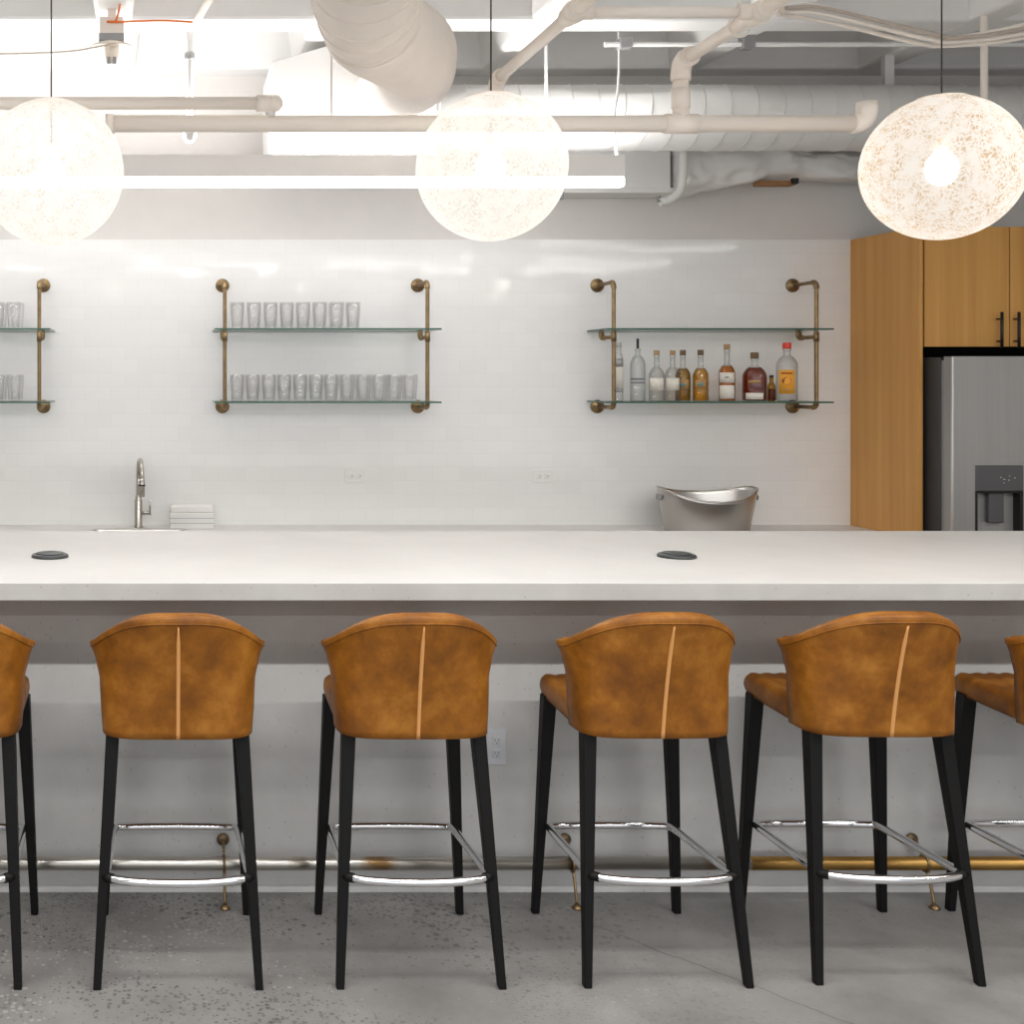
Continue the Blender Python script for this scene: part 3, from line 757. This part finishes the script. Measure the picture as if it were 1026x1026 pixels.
bottle(bx(728.3), BY, 'amber whiskey bottle with tall white label', M['bottle'], .0425, .155, .205, .0145, .285, M['amber'], 1.15, M['cork'], .03,
       labels=((.102,.158,1.0,M['cream'],0), (.014,.088,1.0,M['cream'],0), (.128,.136,.22,M['grayp'],.0006)))
t = bottle(bx(756), BY, 'squat dark red whiskey bottle with round shoulders', M['bottle'], .0625, .135, .198, .016, .235, M['deep'], 1.2, M['dcork'], .034, capr=.021, sy=.6,
       labels=((.010,.046,.75,M['cream'],0), (.10,.116,.5,M['brownl'],0)))
bottle(bx(780), BY+.075, 'small dark bottle half hidden behind the red capped bottle', M['dkamber'], .022, .075, .105, .010, .13, M['deep'], .9, M['blackm'], .015)
t = bottle(bx(786.5), BY-.02, 'big clear bottle with red cap and orange label', M['bottle'], .054, .20, .252, .0185, .29, None, cap=M['red'], caph=.032, capr=.022,
       labels=((.042,.172,.78,M['orangel'],0),))
# printed emblem on the orange label: dark red oval with a pale bar, and lines of small print
def on_label(name, m, x0, x1, z0, z1, r, oval=False):
    q = MB(); rad = .054+r
    def pt(x, z): a = x/rad; return (rad*math.sin(a), -rad*math.cos(a), z)
    if oval:
        n = 24; cx, cz = (x0+x1)/2, (z0+z1)/2
        q.add([pt(cx+(x1-x0)/2*math.cos(2*PI*i/n), cz+(z1-z0)/2*math.sin(2*PI*i/n)) for i in range(n)], [tuple(range(n))])
    else: q.grid(lambda u, v: pt(x0+(x1-x0)*u, z0+(z1-z0)*v), 6, 2)
    return q.build(name, m, t)
on_label('emblem', M['dredl'], -.025, .025, .090, .134, .0011, True)
on_label('emblem_detail', M['orangel'], -.005, .003, .102, .122, .0015, True)
on_label('print_line', M['dredl'], -.028, .028, .150, .158, .0011)
on_label('print_line', M['brownl'], -.026, .026, .062, .068, .0011)

# ------------------------------------------------------------------ fridge and its oak surround
X0 = 3.940
cb = thing('fridge_cabinet', 'oak fridge surround with tall side panel and upper doors', 'cabinet', (4.43, 6.4, 0))
def P(x0, x1, y0, y1, z0, z1): return local(MB().box(x0, x1, y0, y1, z0, z1), cb)
P(X0, X0+.019, 6.093, WALL-.001, 0, 2.535).build('side_panel', M['wood'], cb, bevel=.0015)
P(4.895, 4.914, 6.093, WALL-.001, 0, 2.535).build('side_panel', M['wood'], cb, bevel=.0015)
P(X0+.0195, 4.8945, 6.12, WALL-.001, 1.925, 2.533).build('upper_box', M['void'], cb)  # near-black body colour stands in for shade in the gaps around the doors
P(X0+.0195, 4.8945, 6.65, WALL-.001, 0, 1.925).build('back_panel', M['void'], cb)  # near-black colour stands in for shade around the fridge
for s, (a, b) in enumerate(((X0+.031, 4.409), (4.415, 4.891))):
    d = P(a, b, 6.098, 6.118, 1.912, 2.533).build('door', M['wood'], cb, bevel=.0015)
    hx = 4.346 if s == 0 else 4.434
    h = MB(); h.tube([(hx,6.062,1.905), (hx,6.062,2.090)], .0075, 12)
    for z in (1.94, 2.055): h.tube([(hx,6.062,z), (hx,6.099,z)], .0045, 10)
    local(h, cb).build('handle', M['blackm'], d)
fr = thing('refrigerator', 'slate steel french-door refrigerator with dispenser, in the oak surround', 'refrigerator', (4.43, 6.3, 0))
def F(x0, x1, y0, y1, z0, z1): return local(MB().box(x0, x1, y0, y1, z0, z1), fr)
F(3.982, 4.882, 5.995, 6.64, .02, 1.855).build('case', M['case'], fr, bevel=.004)
F(3.99, 4.874, 5.975, 5.996, .05, 1.84).build('door_gasket', M['greyd'], fr)
# left door has an opening for the dispenser
ld = MB(); dx = [3.989, 4.103, 4.345, 4.428]; dz = [.72, .86, 1.312, 1.859]
for y in (5.912, 5.975):
    vs = [(x, y, z) for z in dz for x in dx]
    ld.add(vs, [(j*4+i, j*4+i+1, j*4+i+5, j*4+i+4) for j in range(3) for i in range(3) if y > 5.95 or (i, j) != (1, 1)])
def vq(a, b, mi=0, y1=5.975): ld.add([(a[0],5.912,a[1]), (b[0],5.912,b[1]), (b[0],y1,b[1]), (a[0],y1,a[1])], [(0,1,2,3)], mi)
for j in range(3): vq((dx[0],dz[j]), (dx[0],dz[j+1]), 0); vq((dx[3],dz[j]), (dx[3],dz[j+1]))
for i in range(3): vq((dx[i],dz[0]), (dx[i+1],dz[0])); vq((dx[i],dz[3]), (dx[i+1],dz[3]))
dl = local(ld, fr).build('door', [M['slate'], M['edge']], fr, weld=True)
F(4.432, 4.875, 5.912, 5.975, .72, 1.859).build('door', M['slate'], fr, bevel=.004)
F(3.989, 4.875, 5.912, 5.975, .06, .712).build('drawer', M['slate'], fr, bevel=.004)
F(3.987, 3.996, 5.9095, 5.923, .722, 1.8575).build('door_trim', M['edge'], dl, bevel=.002)
for x in (4.405, 4.455):
    h = MB(); h.tube([(x,5.87,.80), (x,5.87,1.72)], .011, 12)
    for z in (.83, 1.69): h.tube([(x,5.87,z), (x,5.914,z)], .009, 10)
    local(h, fr).build('handle', M['edge'], fr)
ds = F(4.1035, 4.3445, 5.910, 5.974, 1.183, 1.3115).build('dispenser', M['panel'], fr, bevel=.003)
F(4.1035, 4.118, 5.914, 5.97, .861, 1.183).build('recess_side', M['void'], ds)
F(4.330, 4.3445, 5.914, 5.97, .861, 1.183).build('recess_side', M['void'], ds)
F(4.118, 4.330, 5.962, 5.974, .861, 1.183).build('recess_back', M['slate'], ds)
F(4.118, 4.330, 5.914, 5.972, 1.171, 1.183).build('recess_top', M['void'], ds)
F(4.118, 4.330, 5.914, 5.972, .861, .872).build('drip_tray', M['void'], ds)
F(4.185, 4.262, 5.93, 5.95, 1.02, 1.172).build('lever', M['panel'], ds, bevel=.004)
mk = MB()
for x, z, w in ((4.228,1.250,.006), (4.243,1.240,.010), (4.268,1.236,.007), (4.245,1.222,.005), (4.272,1.257,.005), (4.298,1.247,.008)):
    mk.box(x, x+w, 5.9092, 5.9102, z, z+.003)
local(mk, fr).build('control_marks', M['white'], ds)

# ------------------------------------------------------------------ pendants
def pendant(x, y, z, r, lab, mat, yaw):
    t = thing('pendant_lamp', lab, 'pendant lamp', (x, y, z), yaw, 'thread ball pendants over the bar')
    h = .30; nv = 40
    q = MB()
    q.grid(lambda u, v: (r*math.sin(h+(PI-h)*v)*math.cos(2*PI*u), r*math.sin(h+(PI-h)*v)*math.sin(2*PI*u), r*math.cos(h+(PI-h)*v)), 72, nv, cu=True)
    sh_ = q.build('lamp_shade', mat, t, weld=True)
    MB().tube([(r*math.sin(h)*math.cos(2*PI*i/40), r*math.sin(h)*math.sin(2*PI*i/40), r*math.cos(h)) for i in range(40)], .004, 8, closed=True).build('rim', M['pipe'], sh_)
    MB().lathe([(0,-.062), (.026,-.056), (.044,-.034), (.050,-.006), (.046,.022), (.030,.044), (.020,.055)], n=24).build('bulb', M['lamp'], t)
    MB().lathe([(.020,.052), (.022,.055), (.022,.095), (.012,.105), (0,.105)], n=18).build('socket', M['pipe'], t)
    sp = MB()
    for k in range(3):
        a = 2*PI*k/3+.4
        sp.tube([(.0,.0,r*math.cos(h)+.004), (r*math.sin(h)*math.cos(a), r*math.sin(h)*math.sin(a), r*math.cos(h)+.002)], .002, 6)
    sp.lathe([(.012,r*math.cos(h)-.006), (.012,r*math.cos(h)+.012)], n=14)
    sp.build('spider', M['pipe'], t)
    MB().tube([(0,0,.10), (0,0,ZS-z-.02)], .0028, 8).build('cord', M['cord'], t)
    MB().lathe([(.05,ZS-z-.022), (.05,ZS-z), (0,ZS-z)], n=24).build('canopy', M['pipe'], t)
pendant(-.366, 4.05, 2.458, .2500, 'white thread ball pendant nearest the boxed ceiling sensor, cut by the left edge', M['shade'], .3)
pendant(1.146, 4.05, 2.476, .2530, 'white thread ball pendant overlapping the end of the linear light', M['shade'], 1.4)
pendant(2.696, 4.05, 2.475, .2480, 'cream thread ball pendant with tan flecks before the oak cabinet', M['shadew'], 2.2)

# ------------------------------------------------------------------ linear light
LY = 5.95; LZ0, LZ1 = 2.716, 2.868; LX0, LX1 = -1.95, 2.35
ll = thing('linear_pendant_light', 'long white linear light hung level over the back of the bar', 'light', (0, LY, LZ0))
local(MB().box(LX0, LX1, LY-.03, LY+.03, LZ0+.046, LZ1-.008), ll).build('housing', M['fix'], ll, bevel=.002)
local(MB().box(LX0+.001, LX1-.001, LY-.0295, LY+.0295, LZ0, LZ0+.0455), ll).build('lower_diffuser', M['led'], ll, bevel=.006)
local(MB().box(LX0+.02, LX1-.02, LY-.024, LY+.024, LZ1-.0075, LZ1), ll).build('upper_diffuser', M['ledup'], ll)
rl = MB()
for y in (LY-.03, LY+.026): rl.box(LX0, LX1, y, y+.004, LZ1-.0085, LZ1+.006)
local(rl, ll).build('side_rails', M['fix'], ll)
for x in (LX1-.03, LX0+.3):
    local(MB().tube(smooth_path([(x,LY,LZ1-.004), (x-.014,LY,3.05), (x+.010,LY,3.3), (x+.004,LY,ZS)], 6), .006, 8), ll).build('suspension_cable', M['white'], ll)

# ------------------------------------------------------------------ pipes and ducts under the ceiling
PD = 4.65; PZ = 2.755
sp = thing('sprinkler_pipe', 'cream painted pipe run with a drop and branches under the ceiling', 'pipe', (0, PD, PZ))
def SP(name, mb, parent=None): return local(mb, sp).build(name, M['pipe'], parent or sp)
def coll(p0, p1, r): return MB().tube([p0, p1], r, 18)
SP('main_pipe', MB().tube([(-.19,PD,PZ), (2.75,PD,PZ)], .0335, 20))
SP('end_elbow', MB().tube([(2.74,PD,PZ)] + arc((2.75,PD,PZ+.05), .05, -PI/2, 0, 6, (1,0,0), (0,0,1)) + [(2.80,PD,PZ+.085)], .039, 18))
SP('hanger_rod', MB().tube([(.686,PD,PZ+.03), (.686,PD,ZS)], .0035, 8))
SP('cap', coll((-.205,PD,PZ), (-.17,PD,PZ), .038))
DX = 2.065; BZ2 = 3.0
SP('drop_pipe', MB().tube([(DX,PD,PZ+.02), (DX,PD,BZ2-.05)], .030, 18))
SP('tee', coll((DX-.065,PD,PZ), (DX+.065,PD,PZ), .039)); SP('coupling', coll((DX,PD,PZ+.06), (DX,PD,PZ+.14), .035))
SP('elbow', MB().tube([(DX,PD,BZ2-.075)] + arc((DX,PD-.05,BZ2-.05), .05, 0, PI/2, 6, (0,1,0), (0,0,1)) + [(DX,PD-.09,BZ2)], .038, 18))
SP('branch_pipe', MB().tube([(DX,PD-.07,BZ2), (DX-.02,3.5,BZ2)], .025, 18))
CY = 4.02
SP('cross_pipe', MB().tube([(1.42,CY,BZ2), (DX-.01,CY,BZ2)], .018, 16))
for x in (1.42, DX-.01):
    SP('tee', MB().tube([(x,CY-.06,BZ2), (x,CY+.06,BZ2)], .034, 18))
    SP('tee_collar', MB().tube([(x,CY-.015,BZ2), (x,CY+.015,BZ2)], .039, 18))
SP('cross_collar', coll((1.437,CY,BZ2), (1.485,CY,BZ2), .026)); SP('cross_collar', coll((DX-.085,CY,BZ2), (DX-.035,CY,BZ2), .026))
SP('branch_pipe', MB().tube([(1.42,3.4,BZ2), (1.42,4.90,BZ2)], .023, 18))
SP('elbow', MB().tube([(1.42,4.87,BZ2)] + arc((1.42,4.90,BZ2-.05), .05, PI/2, 0, 6, (0,1,0), (0,0,1)) + [(1.42,4.95,BZ2-.11)], .033, 18))
SP('hanger', MB().tube(arc((DX,4.18,BZ2), .038, 0, 2*PI*15/16, 16, (1,0,0), (0,0,1)), .004, 8))
SP('hanger_rod', MB().tube([(DX,4.18,BZ2+.038), (DX,4.18,ZS)], .0035, 8))

SPY, SPZ = 4.60, 2.824
cp = thing('short_pipe', 'thinner cream pipe ending in an elbow above the long pipe', 'pipe', (0, SPY, SPZ))
local(MB().tube([(-2.2,SPY,SPZ), (.42,SPY,SPZ)], .0245, 18), cp).build('pipe_run', M['pipe'], cp)
local(MB().tube([(.385,SPY,SPZ), (.447,SPY,SPZ)], .032, 18), cp).build('elbow', M['pipe'], cp)
local(MB().lathe([(.0,-.033), (.021,-.028), (.033,-.010), (.033,.010), (.021,.028), (0,.033)], c=(.455,SPY,SPZ), n=20), cp).build('elbow_end', M['pipe'], cp)
local(MB().tube([(.447,SPY,SPZ-.005), (.443,SPY+.03,SPZ-.034)], .021, 16), cp).build('outlet_stub', M['white'], cp)
local(MB().tube([(-1.0,SPY,SPZ+.02), (-1.0,SPY,ZS)], .005, 8), cp).build('hanger_rod', M['greyd'], cp)

# long spiral duct
DY, DZ, DR = 6.24, 3.128, .172
sd = thing('spiral_duct', 'long white spiral duct running level below the ceiling', 'duct', (2, DY, DZ))
tb_ = MB(); tb_.tube([(1.425,DY,DZ), (6.9,DY,DZ)], DR, 40); local(tb_, sd).build('duct_tube', M['duct'], sd)
hx = []
pitch = .137; turns = int((6.85-1.45)/pitch)
for i in range(turns*28+1):
    a = 2*PI*i/28; hx.append((1.45+pitch*i/28, DY-math.cos(a)*(DR+.001), DZ+math.sin(a)*(DR+.001)))
local(MB().tube(hx, .0035, 5), sd).build('spiral_seam', M['duct'], sd)
for x in (2.0, 4.6):
    local(MB().tube([(x,DY-.175,DZ+.02), (x,DY-.175,ZS)], .008, 8), sd).build('hanger_strap', M['duct'], sd)

# square plenum and the fat flexible duct dropping into it
ad = thing('air_duct', 'fat cream flexible duct bending down into a white square plenum', 'duct', (1.0, 5.9, 3.0))
pl = MB()
pl.add([(.58,6.0,2.89), (1.42,6.0,2.89), (1.42,6.0,3.36), (.92,6.0,3.46), (.58,6.0,3.36), (.58,6.5,2.89), (1.42,6.5,2.89), (1.42,6.5,3.36), (.92,6.5,3.46), (.58,6.5,3.36)],
       [(0,1,2,3,4), (5,9,8,7,6), (0,5,6,1), (1,6,7,2), (2,7,8,3), (3,8,9,4), (4,9,5,0)])
local(pl, ad).build('plenum', M['white'], ad, bevel=.006)
local(MB().box(.60, 1.42, 6.05, 6.5, 2.835, 2.889), ad).build('plenum_collar', M['duct'], ad, bevel=.004)
path = smooth_path([(0.608,3.45,3.298), (0.661,3.75,3.146), (0.705,4.00,3.052), (0.776,4.20,3.007), (0.895,4.40,3.007), (0.990,4.60,3.025), (1.052,4.85,3.049), (1.15,5.3,3.12), (1.19,6.02,3.22)], 12)
rad = []
L_ = len(path); KN = 36
for i in range(L_):
    rib = .003*math.cos(i*1.05) if i < KN else 0
    rad.append((.176 if i < KN else (.176-.001*min(8, i-KN+1)))+rib)
cut = KN
fx = MB(); fx.tube(path[:cut], rad[:cut], 40); local(fx, ad).build('flexible_duct', M['flex'], ad)
rg = None
for i in range(4, cut, 4):
    p0, p1 = path[i], path[i+1] if i+1 < L_ else path[i]
    t_ = (path[min(i+1, L_-1)]-path[i-1]).normalized()
    u_ = (Vector((0,0,1))-t_*t_.z).normalized(); w_ = t_.cross(u_)
    local(MB().tube([path[i]+(u_*math.cos(2*PI*k/40)+w_*math.sin(2*PI*k/40))*(rad[i]+.001) for k in range(40)], .0035, 6, closed=True), ad).build('duct_rib', M['flex'], ad)
fx = MB(); fx.tube(path[cut-3:], [r_*1.02 for r_ in rad[cut-3:]], 40); local(fx, ad).build('elbow', M['flex'], ad)

# plastic wrapped duct against the wall, right of the linear light
wd = thing('wrapped_duct', 'crumpled white wrapped duct below the spiral duct, against the wall', 'duct', (2.9, 6.55, 2.86))
def wrap_pt(u, v):
    x = 2.86+1.12*v; a = 2*PI*u
    k = max(0, min(1, (v-.02)/.62))
    rz = .150*(1-k)+.075*k; ry = .11
    cz = 2.90+.035*k+.02*math.sin(v*5)
    ca, sa = math.cos(a), math.sin(a)
    px_, pz_ = math.copysign(abs(ca)**.6, ca)*ry, math.copysign(abs(sa)**.7, sa)*rz
    d = noise.fractal(Vector((x*6, px_*14, pz_*10)), 1.0, 2.0, 3)*.030
    return (x+d*.4, 6.565+px_*(1+d*3)-(d if px_ < 0 else 0), cz+pz_*(1+d*4))
q = MB(); q.grid(wrap_pt, 40, 60, cu=True)
for v in (0, 1):
    ring = [wrap_pt(i/40, v) for i in range(40)]; q.add(ring, [tuple(range(40))])
q.v = [(a, min(b, WALL-.002), c) for a, b, c in q.v]
local(q, wd).build('wrapping', M['wrap'], wd, weld=True)
local(MB().box(2.20, 2.84, 6.52, WALL-.002, 2.80, 3.06), wd).build('box_duct', M['duct'], wd, bevel=.004)
local(MB().box(2.18, 2.86, 6.50, WALL-.002, 2.772, 2.800), wd).build('ledge', M['duct'], wd, bevel=.003)
local(MB().tube(smooth_path([(2.875,6.44,3.04), (2.87,6.44,2.86), (2.855,6.44,2.775), (2.80,6.44,2.725), (2.745,6.44,2.712)], 5), .024, 12), wd).build('bracket_arm', M['duct'], wd)
local(MB().tube([(2.745,6.44,2.712), (2.735,6.44,2.745)], .012, 10), wd).build('hook', M['greyd'], wd)
local(MB().box(3.30, 3.50, 6.45, 6.53, 2.808, 2.832), wd).build('board_end', M['brown'], wd, bevel=.003)
local(MB().box(3.47, 3.50, 6.43, 6.46, 2.812, 2.842), wd).build('clip', M['blackm'], wd)
local(MB().box(2.215, 2.235, 6.48, 6.52, 2.735, 2.775), wd).build('clip', M['greyd'], wd)

# conduit, hanger rod, cables
cd = thing('ceiling_conduit', 'thin white conduit running level across the ceiling ribs', 'pipe', (3, 5.93, 3.45))
CZ = 3.43
local(MB().tube([(2.25,5.93,CZ), (6.9,5.93,CZ)], .013, 12), cd).build('tube', M['duct'], cd)
for x in (2.35, 2.965, 5.0):
    local(MB().box(x-.03, x+.03, 5.90, 5.96, CZ-.024, CZ+.03 if x < 2.5 else ZR+.006), cd).build('clamp', M['greyd'], cd, bevel=.004)
rd = thing('hanger_rod', 'pale vertical hanger rod behind the tan flecked pendant', 'rod', (3.93, 5.6, 2.6))
local(MB().tube([(3.93,5.6,2.62), (3.93,5.6,ZS)], .016, 12), rd).build('rod', M['pipe'], rd)
local(MB().lathe([(.022,-.03), (.022,.03)], c=(3.93,5.6,2.64), n=16), rd).build('end_nut', M['pipe'], rd)
st_ = thing('ceiling_strap', 'short white strap under a ceiling rib above the tan flecked pendant', 'strap', (3.95, 6.4, 3.35))
local(MB().box(3.88, 3.93, 6.28, 6.32, 3.31, ZR+.006), st_).build('strap', M['duct'], st_, bevel=.003)
cbl = thing('cable_bundle', 'swag of loose cables drooping across the ceiling at right', 'cable', (3.0, 4.2, 3.0))
for k, (dz, dy, m) in enumerate(((0, 0, 'cablel'), (.012, -.02, 'cable'), (.03, .02, 'cablel'), (-.012, .03, 'cablel'))):
    pts = [(2.135,4.02+dy,3.005+dz*.3), (2.26,4.06+dy,3.012+dz), (2.42,4.1+dy,2.996+dz), (2.70,4.15+dy,2.950+dz), (2.84,4.2+dy,2.952+dz*.6), (3.05,4.2+dy,2.975+dz), (3.30,4.2+dy,3.03+dz*1.4), (3.7,4.2+dy,3.12+dz)]
    local(MB().tube(smooth_path(pts, 8), .0075 if k else .009, 8), cbl).build('cable', M[m], cbl)
lc = thing('loose_cable', 'thin pale wire sagging along the ceiling behind the leftmost pendant', 'cable', (-.3, 5.4, 3.29))
local(MB().tube(smooth_path([(-1.6,5.4,3.235), (-.9,5.4,3.235), (-.45,5.4,3.245), (-.26,5.44,3.283), (-.18,5.47,3.30)], 8), .005, 8), lc).build('wire', M['cablel'], lc)
pc = thing('ceiling_pipe', 'beige pipe slanting back toward the ceiling left of the fat duct', 'pipe', (.2, 5.2, 3.3))
local(MB().tube([(.165,5.55,3.40), (.27,4.55,3.33), (.29,4.2,3.33)], .016, 12), pc).build('tube', M['pipe'], pc)

# boxed sensor with orange wire
SX, SY = -.214, 5.5
sn = thing('ceiling_sensor', 'boxed ceiling sensor with zinc band and orange wire', 'sensor', (SX, SY, 3.24))
local(MB().box(SX-.056, SX+.056, SY-.05, SY+.05, 3.345, 3.425), sn).build('box', M['pipe'], sn, bevel=.004)
local(MB().box(SX-.058, SX+.058, SY-.052, SY+.052, 3.313, 3.348), sn).build('band', M['greyd'], sn, bevel=.003)
local(MB().box(SX-.02, SX+.02, SY-.02, SY+.02, 3.42, ZR+.004), sn).build('mount', M['pipe'], sn)
local(MB().lathe([(.03,3.314), (.06,3.312), (.100,3.296), (.107,3.286), (.098,3.290), (.04,3.302), (0,3.303)], c=(SX,SY,0), n=32), sn).build('plate', M['pipe'], sn)
local(MB().lathe([(.036,3.303), (.034,3.25), (.027,3.215), (.0,3.212)], c=(SX,SY,0), n=20), sn).build('sensor_head', M['pipe'], sn)
pr_ = MB()
for s in (-1, 1): pr_.box(SX+s*.013-.008, SX+s*.013+.008, SY-.034, SY-.02, 3.21, 3.242)
local(pr_, sn).build('lens_pair', M['greyd'], sn)
local(MB().tube(smooth_path([(SX+.02,SY-.053,3.40), (SX-.02,SY-.056,3.398), (SX+.03,SY-.056,3.396), (SX+.12,SY-.05,3.402), (SX+.25,SY-.05,3.404), (SX+.36,SY-.05,3.398), (SX+.40,SY-.05,3.392)], 6), .005, 8), sn).build('wire', M['orange'], sn)
local(MB().tube(smooth_path([(SX+.02,SY-.053,3.40), (SX+.035,SY-.054,3.45), (SX+.05,SY-.15,3.50), (SX+.06,SY-.3,3.56)], 6), .005, 8), sn).build('wire', M['orange'], sn)
# white sprinkler drop
sk2 = thing('fire_sprinkler', 'white sprinkler drop with bulbous tip beside the boxed sensor', 'sprinkler', (.160, 5.90, 2.93))
local(MB().tube([(.160,5.90,2.97), (.160,5.90,ZS)], .020, 14), sk2).build('drop_pipe', M['white'], sk2)
local(MB().lathe([(0,2.928), (.020,2.932), (.034,2.952), (.034,2.982), (.022,3.000), (.020,3.005)], c=(.160,5.90,0), n=20), sk2).build('head', M['white'], sk2)
local(MB().lathe([(.020,3.34), (.027,3.345), (.027,3.375), (.020,3.38)], c=(.160,5.90,0), n=16), sk2).build('collar', M['greyd'], sk2)

# ------------------------------------------------------------------ lights
def area(name, loc, rot, sx, sy, power, col=(1,.985,.965)):
    l = bpy.data.lights.new(name, 'AREA'); l.shape = 'RECTANGLE'; l.size = sx; l.size_y = sy; l.energy = power; l.color = col
    o = bpy.data.objects.new(name, l); o.location = loc; o.rotation_euler = rot; C.objects.link(o); return o
# other rows of linear ceiling lights, before and behind the camera, plus added fills
area('linear_row_and_fill', (1.2, 1.40, 2.90), (0,0,0), 8.0, .07, 160)
area('linear_row_and_fill', (1.2, 2.75, 2.95), (0,0,0), 8.0, .07, 65)  # added fill strip to brighten the bar top, not a known fixture
area('uplight_fill', (1.2, 2.75, 2.97), (PI,0,0), 8.0, .07, 45)  # added upward fill to lift the pipes and flexible duct
area('linear_row_and_fill', (1.2, -1.8, 2.90), (0,0,0), 8.0, .07, 110)
# broad cool fill added behind the camera, as if from unseen windows
area('rear_fill_light', (1.0, -2.9, 1.75), (PI/2, 0, 0), 9.0, 2.3, 50, (.93,.97,1))

w = bpy.data.worlds.new('World'); S.world = w; w.use_nodes = True
bg = w.node_tree.nodes['Background']; bg.inputs[0].default_value = (.95,.97,1,1); bg.inputs[1].default_value = .65

# ------------------------------------------------------------------ camera and colour
cam = bpy.data.cameras.new('camera'); co = bpy.data.objects.new('camera', cam); C.objects.link(co); S.camera = co
co.location = (0, 0, 1.754); co.rotation_euler = (PI/2, 0, 0)
cam.sensor_fit = 'HORIZONTAL'; cam.sensor_width = 36; cam.lens = 1180/1026*36
cam.shift_x = (513-158)/1026; cam.shift_y = -(513-378)/1026
cam.clip_start = .05
S.view_settings.view_transform = 'Standard'; S.view_settings.look = 'None'; S.view_settings.gamma = 1; S.view_settings.use_curve_mapping = False
S.view_settings.exposure = 0.0
S.cycles.max_bounces = 14; S.cycles.transparent_max_bounces = 48; S.cycles.diffuse_bounces = 6; S.cycles.glossy_bounces = 5
S.cycles.sample_clamp_indirect = 6; S.cycles.caustics_reflective = False; S.cycles.caustics_refractive = False
S.cycles.use_denoising = True
